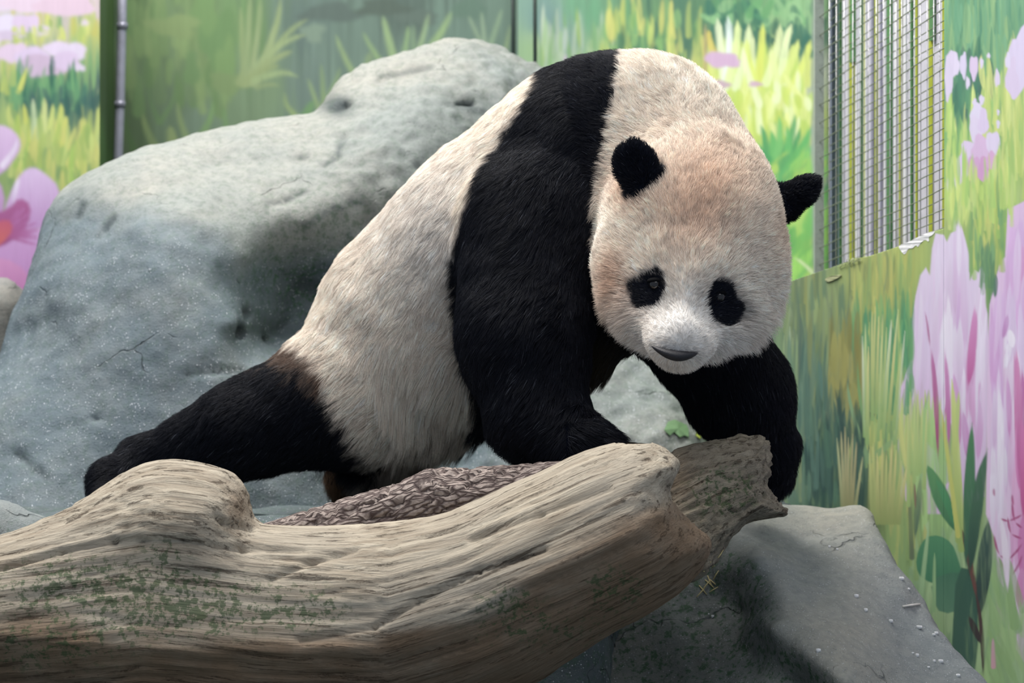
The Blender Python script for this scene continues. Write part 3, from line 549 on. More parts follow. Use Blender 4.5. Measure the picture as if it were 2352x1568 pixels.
for x, yt in [(1984, 772), (1991, 742), (2006, 716), (2014, 704), (2022, 726), (2031, 720), (2040, 752), (2051, 733), (2066, 710), (2082, 760), (2060, 766), (2074, 790), (1998, 796), (2046, 792), (2028, 772)]:
    R.blade(2000 + (x - 2000) * .7 + random.uniform(-4, 4), yt + random.uniform(190, 260), x, yt, random.uniform(7, 10), '#8cb068', random.choice(['#dcd886', '#d2de98', '#e0d88c', '#c4d486', '#e4ecd0']), 0, blunt=.1, op=1)
for x, yt in [(1926, 1006), (1935, 990), (1944, 980), (1952, 1004), (1962, 996), (1971, 1014), (1985, 1048)]:
    R.blade(1950 + (x - 1950) * .4, 1190, x, yt, 8, '#8c8c5c', random.choice(['#cfc28c', '#c6b884', '#c8c890']), 0, blunt=.15, op=1)
for x, yt in [(2000, 1032), (2009, 1016), (2018, 1040), (2030, 1024), (2040, 1046), (2052, 1012), (2062, 1034), (2074, 1058), (2086, 1070)]:
    R.blade(2024 + (x - 2024) * .7, 1200, x, yt, 10, '#98a862', random.choice(['#d4d084', '#c4cc7c', '#dcd48c']), 0, blunt=.15, op=1)
for x, yt in [(2094, 900), (2104, 925), (2112, 896), (2122, 912), (2132, 940), (2088, 950)]:
    R.blade(2100 + (x - 2100) * .8, yt + random.uniform(150, 220), x, yt, 9, '#a0c070', '#ccd888', 0, blunt=.1, op=1)
# petals re-lit with pale rims where the painter left them
for x0, y0, x1, y1, w, c, c2, b in [(2168, 980, 2170, 700, 12, '#e2d6f2', '#efe9fb', .02), (2186, 900, 2181, 668, 16, '#e6dcf4', '#efe8fa', 0), (2246, 1000, 2262, 640, 9, '#e2d4f0', '#eae2f8', -.02), (2108, 900, 2118, 650, 12, '#e0d0ee', '#e6daf4', .02), (2206, 640, 2206, 508, 12, '#e4d8f2', '#e8def6', 0), (2155, 700, 2160, 545, 14, '#e0d2f0', '#e4d8f4', 0),
                                   (2300, 1140, 2296, 880, 16, '#ece2f6', '#f0eafb', .02), (2330, 800, 2322, 755, 18, '#f0e8fb', '#f2ecfc', 0), (2318, 1360, 2300, 1180, 16, '#eedcf2', '#f0e6f8', .03), (2338, 700, 2342, 520, 18, '#dfc2ea', '#e2ccf0', 0), (2285, 840, 2296, 640, 12, '#dcb8e6', '#e2c8ee', .04)]:
    R.blade(x0, y0, x1, y1, w, c, c2, b, 7, True)
for x0, y0, x1, y1, w, c, c2 in [(2226, 892, 2242, 700, 18, '#c04f9e', '#d890cc'), (2183, 1030, 2172, 800, 12, '#b44c9c', '#d494cc'), (2158, 1060, 2142, 800, 10, '#a02f68', '#c070b0'), (2344, 1120, 2336, 790, 14, '#c04a98', '#d88cc4'), (2354, 1200, 2350, 960, 18, '#c43a8c', '#d874b8')]:
    R.blade(x0, y0, x1, y1, w, c, c2, .02, 7, True, op=1)
R.blade(2206, 1240, 2190, 872, 17, '#9cb860', '#d0dc80', 0, op=1); R.blade(2204, 1230, 2166, 940, 11, '#c8cc60', '#c4cc68', 0, op=1); R.blade(2222, 1300, 2236, 972, 24, '#3c6654', '#4c8a5c', 0, 7, True, op=1); R.blade(2230, 1320, 2270, 1040, 24, '#35564e', '#4c7a5c', -.03, 7, True, op=1)
R.C *= 1 + (np.array([-.10, -.01, .06]) * sstep(2040, 1900, R.x0 + np.arange(R.nx) * R.res)[:, None])[None]
M_R = R.build('wall_right', M_PAINT)
M_R.modifiers.new('thickness', 'SOLIDIFY').thickness = -.004

# torn edge of the panel: curled bare paper
def flap(name, pts, off, col, label=None):
    pts = np.array(smooth_poly(pts, 1)); P = R.at(pts[:, 0], pts[:, 1], off); P += R.N * (np.random.default_rng(3).uniform(0, .001, len(pts))[:, None])
    tri = [tuple(f) for f in tessellate_polygon([[Vector((a, b, 0)) for a, b in pts]])]
    n = len(pts); Q = P - R.N * .0012
    F = tri + [tuple(i + n for i in f)[::-1] for f in tri] + [(i, (i + 1) % n, (i + 1) % n + n, i + n) for i in range(n)]
    return obj(name, np.concatenate([P, Q]), F, plain(name, col, .8), M_R, False)
flap('torn_paper', [(2066, 566), (2076, 560), (2090, 556), (2104, 548), (2118, 542), (2134, 534), (2152, 530), (2146, 540), (2136, 544), (2138, 556), (2128, 550), (2118, 558), (2112, 568), (2108, 562), (2098, 572), (2090, 570), (2082, 586), (2074, 578)], .004, '#eef0f4')
flap('torn_paper', [(1898, 641), (1912, 634), (1928, 632), (1940, 630), (1930, 638), (1918, 644), (1906, 648)], .006, '#a9ad86')
for k in range(10):
    x = random.uniform(1942, 1978); y = edge_y(x) - 2
    V, F = tube([R.at(x, y, .004), R.at(x + random.uniform(-8, 8), y + random.uniform(2, 12), .008), R.at(x + random.uniform(-14, 14), y + random.uniform(4, 18), .006)], .0006, 5)
    obj('frayed_thread', V, F, plain('thread', '#a9b08a'), M_R)

# ------------------------------------------------------------------ wire mesh window
mesh_l, mesh_r = U(1884, 784, .98), U(2180, 784, .275)
mdir = mesh_r - mesh_l; mn = np.array([mdir[1], -mdir[0], 0]); mn /= np.linalg.norm(mn)
def mesh_at(u, z, off=0.): return mesh_l + mdir * u + np.array([0, 0, z - mesh_l[2]]) + mn * off
def mesh_u(px, off=0.):
    """fraction along the mesh whose vertical line shows at pixel column px"""
    r = (px - W / 2) / FOC; a = mesh_l + mn * off
    return (r * (a[1] - CAM[1]) - a[0]) / (mdir[0] - r * mdir[1])
Z0, Z1 = 1.02, 1.9
M_STEEL = plain('galvanised_wire', '#b9b8bd', .35, .8); M_DULL = plain('painted_wire', '#78826c', .6, .1)
M_BACK = plain('grey_backing', '#d2d0db', .7, 0, 40, .3, .12); M_LIME = plain('lime_paint', '#aab43c', .6); M_GREEN = plain('green_paint', '#5a8a58', .6); M_WHITE = plain('white_strip', '#e8e9f2', .35); M_SLATE = plain('slate_strip', '#9a9aac', .5)
P = [mesh_at(-.02, .6, -.05), mesh_at(1.03, .6, -.05), mesh_at(1.03, 2.1, -.05), mesh_at(-.02, 2.1, -.05)]
V = np.array(P + [p - mn * .02 for p in P]); F = [(0, 1, 2, 3), (7, 6, 5, 4), (0, 4, 5, 1), (1, 5, 6, 2), (2, 6, 7, 3), (3, 7, 4, 0)]
win = tag(empty('window_1', mesh_at(.5, Z0)), kind='structure')
win['label'] = 'barred opening closed with skewed wire mesh in front of grey backing'
obj('backing_panel', V, F, M_BACK, win, False)
def strip(px, wpx, m, off=-.03, z0=.7, z1=2.0, nm='painted_bar'):
    ua, ub = mesh_u(px - wpx / 2, off), mesh_u(px + wpx / 2, off)
    P = [mesh_at(ua, z0, off), mesh_at(ub, z0, off), mesh_at(ub, z1, off), mesh_at(ua, z1, off)]
    obj(nm, np.array(P + [p - mn * .006 for p in P]), F, m, win, False)
for px, w, m in [(1900, 7, M_WHITE), (1912, 6, M_SLATE), (1928, 5, M_GREEN), (1936, 4, M_WHITE), (1955, 11, M_LIME), (1976, 5, M_GREEN), (1986, 6, M_LIME), (1988, 4, M_WHITE), (2002, 8, M_SLATE), (2010, 5, M_LIME), (2022, 5, M_SLATE), (2041, 11, M_GREEN), (2066, 5, M_LIME), (2078, 7, M_WHITE), (2092, 5, M_GREEN), (2104, 6, M_LIME), (2112, 3, M_WHITE), (2137, 10, M_LIME), (2166, 7, M_LIME), (1918, 4, M_GREEN), (1946, 4, M_WHITE), (1966, 6, M_WHITE), (2032, 4, M_WHITE), (2056, 5, M_WHITE)]:
    strip(px, w * (.62 if w < 9 else .85), m, -.0475 + .0012 * (w % 3))
    if m is M_LIME and w > 9: strip(px + 1, w * .8, M_GREEN, -.042, 1.60, 2.0)
for px in [1884, 1906, 1922, 1940, 1960, 1978, 1996, 2014, 2030, 2046, 2060, 2072, 2087, 2101, 2116, 2131, 2146, 2160, 2174]:
    u = mesh_u(px); V_, F_ = tube([mesh_at(u, .8), mesh_at(u - .004, 1.2, .001), mesh_at(u, 2.0)], .0011, 6)
    obj('vertical_wire', V_, F_, M_STEEL, win)
for k in range(34):
    z = .78 + k * .0385
    for off, m, dz, nm in ((.0022, M_DULL, 0, 'horizontal_wire'), (-.018, M_DULL, -.010, 'wire_reflection')):  # second set stands in for the wires' reflection behind the mesh
        n = 7; us = np.linspace(0, 1, n); path = [mesh_at(u, z + dz + .095 * u + .002 * math.sin(k * 2.1 + u * 9), off) for u in us]
        V_, F_ = tube(path, .0011, 5); obj(nm, V_, F_, m, win)
# edge posts of the opening
V_, F_ = box(mesh_at(-.012, 1.4, .0), (.010, .012, .75)); obj('side_post', V_, F_, plain('grey_post', '#9aa39c', .5), win, False)
V_, F_ = box(mesh_at(1.012, 1.42, -.02), (.004, .010, .55)); obj('side_post', V_, F_, plain('dark_post', '#5a5f58', .5), win, False)

# ------------------------------------------------------------------ pipe and posts on the back walls
V, F = tube([U(282, -160, 1.72), U(280, 60, 1.72), U(276, 230, 1.72), U(271, 380, 1.72), U(266, 520, 1.72), U(258, 820, 1.72)], .0115, 14)
pipe = tag(empty('vertical_pipe', U(258, 820, 1.72)), 'pale grey metal pipe standing upright between two painted walls', 'pipe')
obj('pipe_body', V, F, plain('pipe_metal', '#a9a9ba', .4, .3), pipe)
for y in (60, 240):
    c = U(281 - (y - 60) * .03, y, 1.72); V, F = tube([c - [0, 0, .008], c + [0, 0, .008]], .0135, 14); obj('pipe_clamp', V, F, plain('clamp', '#8c8c9c', .4, .3), pipe)
for px, wp, lab in ((1178, 10, 'thin dark metal bar at the edge of the shaded painted wall'), (1228, 9, 'thin dark metal bar where the grassy painted wall begins')):
    V, F = tube([U(px, -160, 1.62), U(px + 1, 100, 1.62), U(px + 2, 700, 1.62)], wp / 2 * mpp(1.62), 10); tag(obj('metal_bar', V, F, plain('dark_metal', '#22302c', .5)), lab, 'bar')
# short return between the bright left wall and the shaded wall, in the same paint
RT = Mural((226, 1.42), (262, 2.0), [(230, 50, '#46662f'), (240, 250, '#3f5c30'), (245, 400, '#46702c'), (240, -80, '#4f7038'), (240, 900, '#46602f')], 3, 4)
RT.A = U(229, 784, 1.42); RT.B = U(262 , 784, 2.0); d_ = RT.B - RT.A; RT.N = np.array([d_[1], -d_[0], 0]); RT.N /= np.linalg.norm(RT.N); RT.N = RT.N if RT.N[1] < 0 else -RT.N
RT.ground(225, 268, -140, 1150, .3); RT.sheet(np.linspace(229, 262, 12), -260, span(-260, -10, 420, 1250, 6))
RT.build('wall_return', M_PAINT)

# ------------------------------------------------------------------ rocks
def rock(name, fn, lo, hi, h, m, label, cat, amp=.012, stain_shade=None, moss=None, speck=None, seed=0, freq=9., kind=None, post=None, tone=None):
    V, F = surface_nets(fn, lo, hi, h)
    me = make_mesh('tmp', V, F); n = vnormals(me); bpy.data.meshes.remove(me)
    V = V + n * (amp * fbm(V * freq, 4, seed))[:, None]
    V = V + n * (amp * .35 * fbm(V * freq * 4.5, 3, seed + 9))[:, None]
    if post is not None: V = post(V, n)
    z = np.zeros(len(V)); px, py = pix(V)
    o = obj(name, V, F, m, None, True, [('stain_shade', 'FLOAT', stain_shade(V, n, px, py) if stain_shade else z), ('moss', 'FLOAT', moss(V, n, px, py) if moss else z), ('speck', 'FLOAT', speck(V, n, px, py) if speck else z), ('tone', 'FLOAT', tone(V, n, px, py) if tone else z)])
    return tag(o, label, cat, None, kind)
def gauss(px, py, x, y, rx, ry): return np.exp(-((px - x) / rx) ** 2 - ((py - y) / ry) ** 2)
M_ROCK = rock_material('boulder_rock', '#878d8a', '#989790', .9); M_SLAB = rock_material('slab_rock', '#8d928f', '#9b998f', .9); M_GREY = rock_material('small_rock', '#8d8b8f', '#9a968f')

# ground of moulded rock
def floor_z(x, y): return .10 + np.maximum(.575 * sstep(.66, .54, x) * sstep(-.24, -.10, y - .48 * sstep(.14, .26, x)), .335 * sstep(.02, -.25, x)) * sstep(-2.2, -1.6, x)
gx = np.linspace(-2.2, 1.6, 120); gy = np.linspace(-1.3, 2.3, 110); GX, GY = np.meshgrid(gx, gy, indexing='ij')
GZ = floor_z(GX, GY) + .012 * fbm(np.stack([GX * 6, GY * 6, 0 * GX], -1), 4, 5)
V = np.stack([GX, GY, GZ], -1).reshape(-1, 3); ny_ = len(gy)
F = np.array([(i * ny_ + j, (i + 1) * ny_ + j, (i + 1) * ny_ + j + 1, i * ny_ + j + 1) for i in range(len(gx) - 1) for j in range(ny_ - 1)])
fl = obj('floor', V, F, M_ROCK, None, True, [('stain_shade', 'FLOAT', np.full(len(V), .75)), ('moss', 'FLOAT', np.full(len(V), .5)), ('speck', 'FLOAT', np.full(len(V), .9)), ('tone', 'FLOAT', np.full(len(V), .9))], origin=(0, 0, 0)); tag(fl, kind='structure')

# the big boulder
BP = px_poly(smooth_poly([(-420, 1300), (-300, 1000), (-20, 900), (20, 760), (55, 660), (85, 560), (110, 480), (150, 432), (250, 382), (330, 352), (420, 325), (540, 283), (620, 268), (705, 262), (738, 240), (765, 190), (800, 165), (850, 138), (930, 122), (985, 88), (1030, 78), (1090, 82), (1150, 100), (1230, 140), (1300, 165), (1380, 300), (1480, 560), (1590, 840), (1640, 1000), (1660, 1300)], 1), None)
bf = depth_rbf([(600, 300, 1.02), (900, 170, 1.18), (1050, 100, 1.28), (200, 440, .86), (120, 520, .88), (450, 480, .72), (330, 520, .66), (700, 500, .78), (820, 420, .84), (960, 260, 1.0), (1000, 400, .93), (1150, 180, 1.2), (1250, 250, 1.22), (1080, 250, 1.08), (900, 330, .93), (560, 590, .70), (150, 700, .66), (60, 760, .74),
                (400, 700, .58), (300, 900, .52), (100, 1000, .52), (-100, 1150, .5), (450, 900, .52), (620, 620, .82), (700, 680, .92), (640, 760, .90), (540, 740, .62), (600, 850, .62), (520, 1000, .5), (300, 1130, .46), (650, 1150, .50), (850, 1000, .72), (1100, 900, .95), (1300, 1100, .80), (1450, 800, 1.12), (1500, 1000, .86), (1620, 1050, .9), (1400, 500, 1.25), (60, 1180, .40), (500, 380, .92), (850, 560, .86), (760, 240, 1.13)])
carves = [(774, 242, 1.10, 42, 22, 26), (694, 361, .95, 13, 6, 22), (572, 722, .70, 20, 10, 30), (560, 765, .68, 40, 12, 40), (610, 785, .70, 36, 10, 30), (1075, 246, 1.09, 40, 7, 25), (890, 137, 1.2, 14, 6, 20), (222, 965, .53, 7, 5, 10)]
def boulder(G):
    x, y, z = G[..., 0], G[..., 1], G[..., 2]
    x2, z2 = x[:, :1, :], z[:, :1, :]
    d = poly_sdf(x2, z2, BP); f = bf(x2, z2)
    v = smax(d, (f - y) * .75, .09); v = np.maximum(v, y - np.interp(x2, [-1.15, -.95, .1, .25, .5], [1.06, 1.34, 1.55, 1.42, 1.08]))
    for px, py, Yc, rx, ry, rz in carves:
        k = mpp(Yc); c = U(px, py, Yc); c[1] = bf(c[0], c[2]) + .004
        v = smax(v, -ellipsoid(G, c, np.array([rx * k, rz * k, ry * k])), .012)
    return v
def b_post(V, n):
    px, py = pix(V)
    # a few long cracks
    for pts in [[(262, 500), (240, 525), (225, 545)], [(190, 470), (180, 500)], [(700, 440), (660, 460), (620, 470)], [(790, 310), (775, 360), (745, 380)], [(560, 850), (500, 850), (430, 860)], [(40, 1040), (110, 1100)], [(960, 520), (860, 540)], [(870, 180), (990, 155)]]:
        for a, b in zip(pts[:-1], pts[1:]):
            e = np.array(b, float) - a; t = np.clip(((px - a[0]) * e[0] + (py - a[1]) * e[1]) / (e @ e), 0, 1)
            dd = np.hypot(px - a[0] - t * e[0], py - a[1] - t * e[1]); V = V - n * (.007 * np.exp(-(dd / 7) ** 2) * (n[:, 1] < .3))[:, None]
    rough = sstep(680, 900, px) * sstep(-100, 200, py)
    return V + n * (.008 * rough * fbm(V * 40, 3, 77))[:, None]
CRACKS = [[(262, 500), (240, 525), (225, 545)], [(190, 470), (180, 500)], [(700, 440), (660, 460), (620, 470)], [(790, 310), (775, 360), (745, 380)], [(560, 850), (500, 850), (430, 860)], [(40, 1040), (110, 1100)], [(960, 520), (860, 540)], [(870, 180), (990, 155)], [(1050, 240), (1110, 258)], [(830, 460), (760, 480), (700, 520)]]
def crack_mask(px, py):
    m = np.zeros(len(px))
    for pts in CRACKS:
        for a, b in zip(pts[:-1], pts[1:]):
            e = np.array(b, float) - a; t = np.clip(((px - a[0]) * e[0] + (py - a[1]) * e[1]) / (e @ e), 0, 1)
            m = np.maximum(m, .7 * np.exp(-(np.hypot(px - a[0] - t * e[0], py - a[1] - t * e[1]) / 7) ** 2))
    return m
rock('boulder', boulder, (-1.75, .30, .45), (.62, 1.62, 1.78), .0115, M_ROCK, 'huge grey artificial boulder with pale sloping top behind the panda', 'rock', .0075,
     lambda V, n, px, py: np.clip(.75 * gauss(px, py, 680, 670, 110, 90) + 1.3 * gauss(px, py, 774, 242, 38, 22) + crack_mask(px, py) + 1.0 * gauss(px, py, 580, 760, 60, 34) + .9 * gauss(px, py, 694, 361, 12, 8) + .35 * gauss(px, py, 1080, 300, 160, 120) + .5 * gauss(px, py, 1075, 246, 40, 10) + .3 * gauss(px, py, 900, 420, 150, 90), 0, 1),  # shade of holes and hollows painted dark, plus dirt in the cracks
     lambda V, n, px, py: np.clip(.9 * gauss(px, py, 680, 650, 90, 80) + .25 + .35 * gauss(px, py, 800, 520, 200, 90), 0, 1),
     lambda V, n, px, py: sstep(480, 620, py), 3, 7., None, b_post,
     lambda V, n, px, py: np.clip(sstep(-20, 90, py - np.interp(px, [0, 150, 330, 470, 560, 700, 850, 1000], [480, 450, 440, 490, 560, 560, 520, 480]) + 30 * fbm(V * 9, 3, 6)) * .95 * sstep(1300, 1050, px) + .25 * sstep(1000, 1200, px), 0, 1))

# rock slab at the foot of the right wall
SP = px_poly([(1100, 1720), (1250, 1560), (1420, 1440), (1580, 1330), (1640, 1250), (1668, 1200), (1700, 1182), (1760, 1176), (1850, 1184), (1960, 1192), (2030, 1184), (2058, 1198), (2072, 1250), (2110, 1335), (2150, 1400), (2196, 1490), (2262, 1570), (2330, 1640), (2330, 1900), (1100, 1900)], -.05)
sf = depth_rbf([(1750, 1182, .22), (1850, 1190, .24), (2040, 1196, .22), (2000, 1350, .0), (2110, 1400, .02), (2150, 1500, -.10), (2260, 1600, -.18), (1850, 1300, .06), (1720, 1230, .12), (1900, 1540, -.34), (1790, 1350, -.08), (1800, 1410, -.16), (1770, 1440, -.19), (1850, 1500, -.28), (1690, 1200, .16), (1680, 1270, .08), (1740, 1290, .0),
                (1700, 1400, .02), (1650, 1350, .08), (1720, 1500, -.08), (1560, 1450, .02), (1500, 1550, -.02), (1300, 1600, -.05), (1760, 1568, -.20), (1900, 1700, -.40), (2200, 1750, -.34), (1500, 1750, -.12), (1938, 1568, -.38), (1840, 1572, -.22)])
def slab(G):
    x, y, z = G[..., 0], G[..., 1], G[..., 2]; x2, z2 = x[:, :1, :], z[:, :1, :]
    return np.maximum(smax(poly_sdf(x2, z2, SP), (sf(x2, z2) - y) * .7, .035), y - .34)
rock('rock_slab', slab, (-.1, -.55, .08), (.98, .40, .78), .0095, M_SLAB, 'pale sloping rock slab strewn with white chips beside the painted wall', 'rock', .006,
     lambda V, n, px, py: np.clip(1.1 * sstep(20, -25, px - np.interp(py, [1180, 1260, 1290, 1360, 1420, 1445, 1500, 1568], [1685, 1690, 1745, 1792, 1800, 1765, 1850, 1935])), 0, 1) * .5,  # stained face left of the ridge, its shade put into the colour
     lambda V, n, px, py: np.clip(sstep(0, -30, px - np.interp(py, [1180, 1260, 1290, 1360, 1420, 1445, 1500, 1568], [1685, 1690, 1745, 1792, 1800, 1765, 1850, 1935])), 0, 1),
     lambda V, n, px, py: np.full(len(V), .5), 21, 8., None, None, lambda V, n, px, py: .35 * sstep(1950, 2150, px) + .3 * gauss(px, py, 1800, 1300, 120, 60))

# small rocks
def lump(poly, Y0, R):
    pp = px_poly(smooth_poly(poly, 1), Y0)
    def f(G):
        d = poly_sdf(G[:, :1, :, 0], G[:, :1, :, 2], pp)
        return np.sqrt(np.maximum(d + R, 0) ** 2 + (G[..., 1] - Y0) ** 2) - R
    return f
def bounds(poly, Y0, R, pad=.05):
    q = np.array(px_poly(poly, Y0)); return (q[:, 0].min() - pad, Y0 - R - pad, q[:, 1].min() - pad), (q[:, 0].max() + pad, Y0 + R + pad, q[:, 1].max() + pad)
p1 = [(-160, 1420), (-140, 1200), (-60, 1140), (0, 1142), (50, 1165), (90, 1178), (116, 1196), (130, 1260), (140, 1420)]
rock('rock', lump(p1, -.2, .09), *bounds(p1, -.2, .09), .009, M_SLAB, 'small pale flat-topped rock tucked behind the long weathered log', 'rock', .006, None, lambda V, n, px, py: .5 * sstep(1170, 1220, py), None, 31, 10., None, None, lambda V, n, px, py: np.full(len(V), .6))
p2 = [(-260, 1130), (-220, 700), (-80, 640), (0, 634), (40, 652), (64, 700), (60, 800), (40, 1130)]
rock('rock', lump(p2, 1.25, .12), *bounds(p2, 1.25, .12), .014, M_GREY, 'dull mauve-grey rock between the big boulder and the pink flower mural', 'rock', .012, lambda V, n, px, py: np.full(len(V), .35), None, None, 41, 8.)

# ------------------------------------------------------------------ logs
def wood(name, fn, lo, hi, h, m, label, cat, axis, amp, stain_shade=None, moss=None, seed=0, fx=3.5, fy=38, post=None):
    V, F = surface_nets(fn, lo, hi, h)
    me = make_mesh('tmp', V, F); n = vnormals(me); bpy.data.meshes.remove(me)
    g = axis(V)                                   # grain coordinates: along, across, depth
    V = V + n * (amp * .55 * fbm(g * np.array([fx, fy, fy]), 2, seed) + amp * .6 * fbm(g * np.array([fx * 1.3, fy * 2.4, fy * 2.4]), 2, seed + 1) + amp * .35 * fbm(V * 7, 2, seed + 5))[:, None]
    rid = noise(g * np.array([fx * .6, fy * 1.3, fy * 1.3]), seed + 3)
    V = V - n * (amp * .9 * np.exp(-(rid / .10) ** 2))[:, None]
    if post is not None: V = post(V, n)
    px, py = pix(V); z = np.zeros(len(V))
    o = obj(name, V, F, m, None, True, [('grain', 'FLOAT_VECTOR', g), ('stain_shade', 'FLOAT', stain_shade(V, n, px, py) if stain_shade else z), ('moss', 'FLOAT', moss(V, n, px, py) if moss else z)])
    return tag(o, label, cat)
def curve_axis(pts, Y):
    """grain flows along a polyline given in pixels"""
    P = np.array([U(x, y, Y)[[0, 2]] for x, y in pts])
    def f(V):
        xs = V[:, 0]; zc = np.interp(xs, P[:, 0], P[:, 1]); 
        seg = np.concatenate([[0], np.cumsum(np.linalg.norm(np.diff(P, axis=0), axis=1))]); s = np.interp(xs, P[:, 0], seg)
        return np.stack([s, V[:, 2] - zc, V[:, 1]], 1)
    return f
M_WOOD = wood_material('weathered_wood', '#8d7f6e', '#cbc0ad', '#aaa193'); M_WOOD2 = wood_material('grey_splintered_wood', '#776e61', '#aaa08f', '#918977', True, 1.6)
LY = -.55
LP_ = smooth_poly([(-360, 1290), (-150, 1270), (0, 1232), (120, 1180), (210, 1128), (280, 1082), (335, 1060), (400, 1056), (470, 1070), (520, 1084), (548, 1112), (566, 1150), (580, 1206), (640, 1212), (760, 1216), (900, 1202), (1010, 1188), (1100, 1148), (1180, 1110), (1240, 1086), (1330, 1040), (1400, 1020), (1470, 1010), (1530, 1028), (1566, 1060), (1556, 1090), (1536, 1125), (1545, 1158), (1590, 1200), (1640, 1238), (1632, 1290), (1580, 1360), (1490, 1420), (1400, 1470), (1290, 1540), (1200, 1600), (900, 1690), (400, 1720), (-360, 1720)], 1)
LPX = px_poly(LP_, LY)
ridge = np.array([U(x, y, LY)[[0, 2]] for x, y in [(-360, 1470), (0, 1440), (350, 1470), (700, 1480), (860, 1460), (1060, 1400), (1230, 1310), (1400, 1230), (1540, 1165), (1660, 1120)]])
def main_log(G):
    x, y, z = G[..., 0], G[..., 1], G[..., 2]; x2, z2 = x[:, :1, :], z[:, :1, :]
    d = poly_sdf(x2, z2, LPX); zr = np.interp(x2, ridge[:, 0], ridge[:, 1]); dz = z2 - zr
    yc = LY + np.where(dz > 0, .42 * dz, -.50 * dz) - .02
    Rr = .108
    stub = np.exp(-((x2 - U(440, 0, LY)[0]) / .12) ** 2) * sstep(.10, .22, dz)
    yc = yc - .03 * stub
    return (np.sqrt(np.maximum(d + Rr, 0) ** 2 + (y - yc) ** 2) - Rr) * .85
def log_post(V, n):
    px, py = pix(V)
    for pts, a in [([(0, 1305), (140, 1265), (260, 1242), (420, 1242), (560, 1262)], .010), ([(560, 1262), (700, 1262)], .006), ([(860, 1440), (960, 1380), (1100, 1310), (1250, 1262)], .010), ([(690, 1470), (860, 1440)], .007), ([(500, 1188), (515, 1200), (580, 1214)], .010), ([(620, 1330), (720, 1290), (820, 1262)], .006), ([(1080, 1240), (1240, 1180), (1400, 1120)], .007)]:
        for p, q in zip(pts[:-1], pts[1:]):
            e = np.array(q, float) - p; t = np.clip(((px - p[0]) * e[0] + (py - p[1]) * e[1]) / (e @ e), 0, 1)
            dd = np.hypot(px - p[0] - t * e[0], py - p[1] - t * e[1]); V = V - n * (a * np.exp(-(dd / 6) ** 2) * (n[:, 1] < .2))[:, None]
    return V
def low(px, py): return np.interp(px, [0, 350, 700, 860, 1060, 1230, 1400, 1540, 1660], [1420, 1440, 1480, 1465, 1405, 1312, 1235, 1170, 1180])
wood('log', main_log, (-1.14, -.80, .30), (.36, -.30, .83), .0062, M_WOOD, 'long pale weathered log with a broken branch stub in the foreground', 'log',
     curve_axis([(-400, 1330), (0, 1290), (350, 1240), (600, 1270), (900, 1290), (1100, 1230), (1300, 1150), (1500, 1060), (1700, 960)], LY), .0032,
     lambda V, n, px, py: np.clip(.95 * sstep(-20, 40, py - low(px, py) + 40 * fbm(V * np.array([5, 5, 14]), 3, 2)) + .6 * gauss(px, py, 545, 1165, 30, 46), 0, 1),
     lambda V, n, px, py: np.clip(1.0 * gauss(px, py, 420, 1390, 170, 70) + .8 * gauss(px, py, 170, 1340, 170, 60) + .5 * gauss(px, py, 100, 1480, 200, 70) + .5 * gauss(px, py, 700, 1400, 120, 60) + .7 * gauss(px, py, 1170, 1385, 70, 40) + .7 * gauss(px, py, 1410, 1350, 70, 50) + .4 * gauss(px, py, 1250, 1450, 200, 50) + .5 * gauss(px, py, 380, 1265, 50, 30), 0, 1), 51, 3.5, 38, log_post)

# splintered log end behind it
KY = -.27
KP = smooth_poly([(1500, 1300), (1504, 1120), (1540, 1036), (1590, 1022), (1640, 1008), (1700, 1003), (1764, 1000), (1777, 1030), (1772, 1090), (1766, 1120), (1790, 1148), (1818, 1180), (1770, 1190), (1712, 1206), (1680, 1236), (1650, 1270), (1610, 1320), (1520, 1340)], 1)
KPX = px_poly(KP, KY)
def end_log(G):
    x, y, z = G[..., 0], G[..., 1], G[..., 2]; x2, z2 = x[:, :1, :], z[:, :1, :]; d = poly_sdf(x2, z2, KPX)
    zc = U(1600, 1120, KY)[2]; yc = KY + .35 * (z2 - zc) + .1 * (x2 - .3)
    return (np.sqrt(np.maximum(d + .07, 0) ** 2 + (y - yc) ** 2) - .07) * .85
wood('broken_log', end_log, (.17, -.50, .50), (.56, -.08, .86), .0045, M_WOOD2, 'grey splintered log end rising behind the tip of the pale log', 'log',
     curve_axis([(1300, 1260), (1500, 1150), (1650, 1075), (1850, 985)], KY), .0068, lambda V, n, px, py: np.clip(.45 * gauss(px, py, 1560, 1100, 30, 60) + .05, 0, 1), lambda V, n, px, py: .75 * gauss(px, py, 1660, 1130, 80, 60), 61, 9, 60)

# rough-barked log between the paw and the pale log
def bark_material():
    t = NT('fissured_bark'); g = t.attr('grain', 1)
    wv = t.n('ShaderNodeVectorMath', operation='ADD'); t.put(t.vmul(g, (34, 150, 150)), wv.inputs[0])
    nz = t.n('ShaderNodeTexNoise'); t.put(t.vmul(g, (30, 60, 60)), nz.inputs['Vector']); nz.inputs['Scale'].default_value = 1; t.put(t.vmul(nz.outputs['Color'], (1.5, 1.5, 1.5)), wv.inputs[1])
    e = t.voro(wv.outputs[0], 1.0, 'DISTANCE_TO_EDGE'); pl = t.ramp(e, (.02, .22)); fine = t.noise(t.vmul(g, (150, 260, 260)), 1, 5, .6)
    col = t.mix(t.noise(g, 30, 4), hexlin('#9a8c86'), hexlin('#b8aca4')); col = t.mix(t.ramp(fine, (.35, .7, 0, .5)), col, hexlin('#6a5a55'))
    col = t.mix(pl, hexlin('#574b49'), col)
    nb = t.bump(pl, .004, .8); nb = t.bump(fine, .003, .7, nb)
    return t.done(col, .9, nb, .15)
ba, bb = U(480, 1330, -.34), U(1310, 1135, -.31); bax = (bb - ba) / np.linalg.norm(bb - ba)
bmid = U(1000, 1170, -.32)
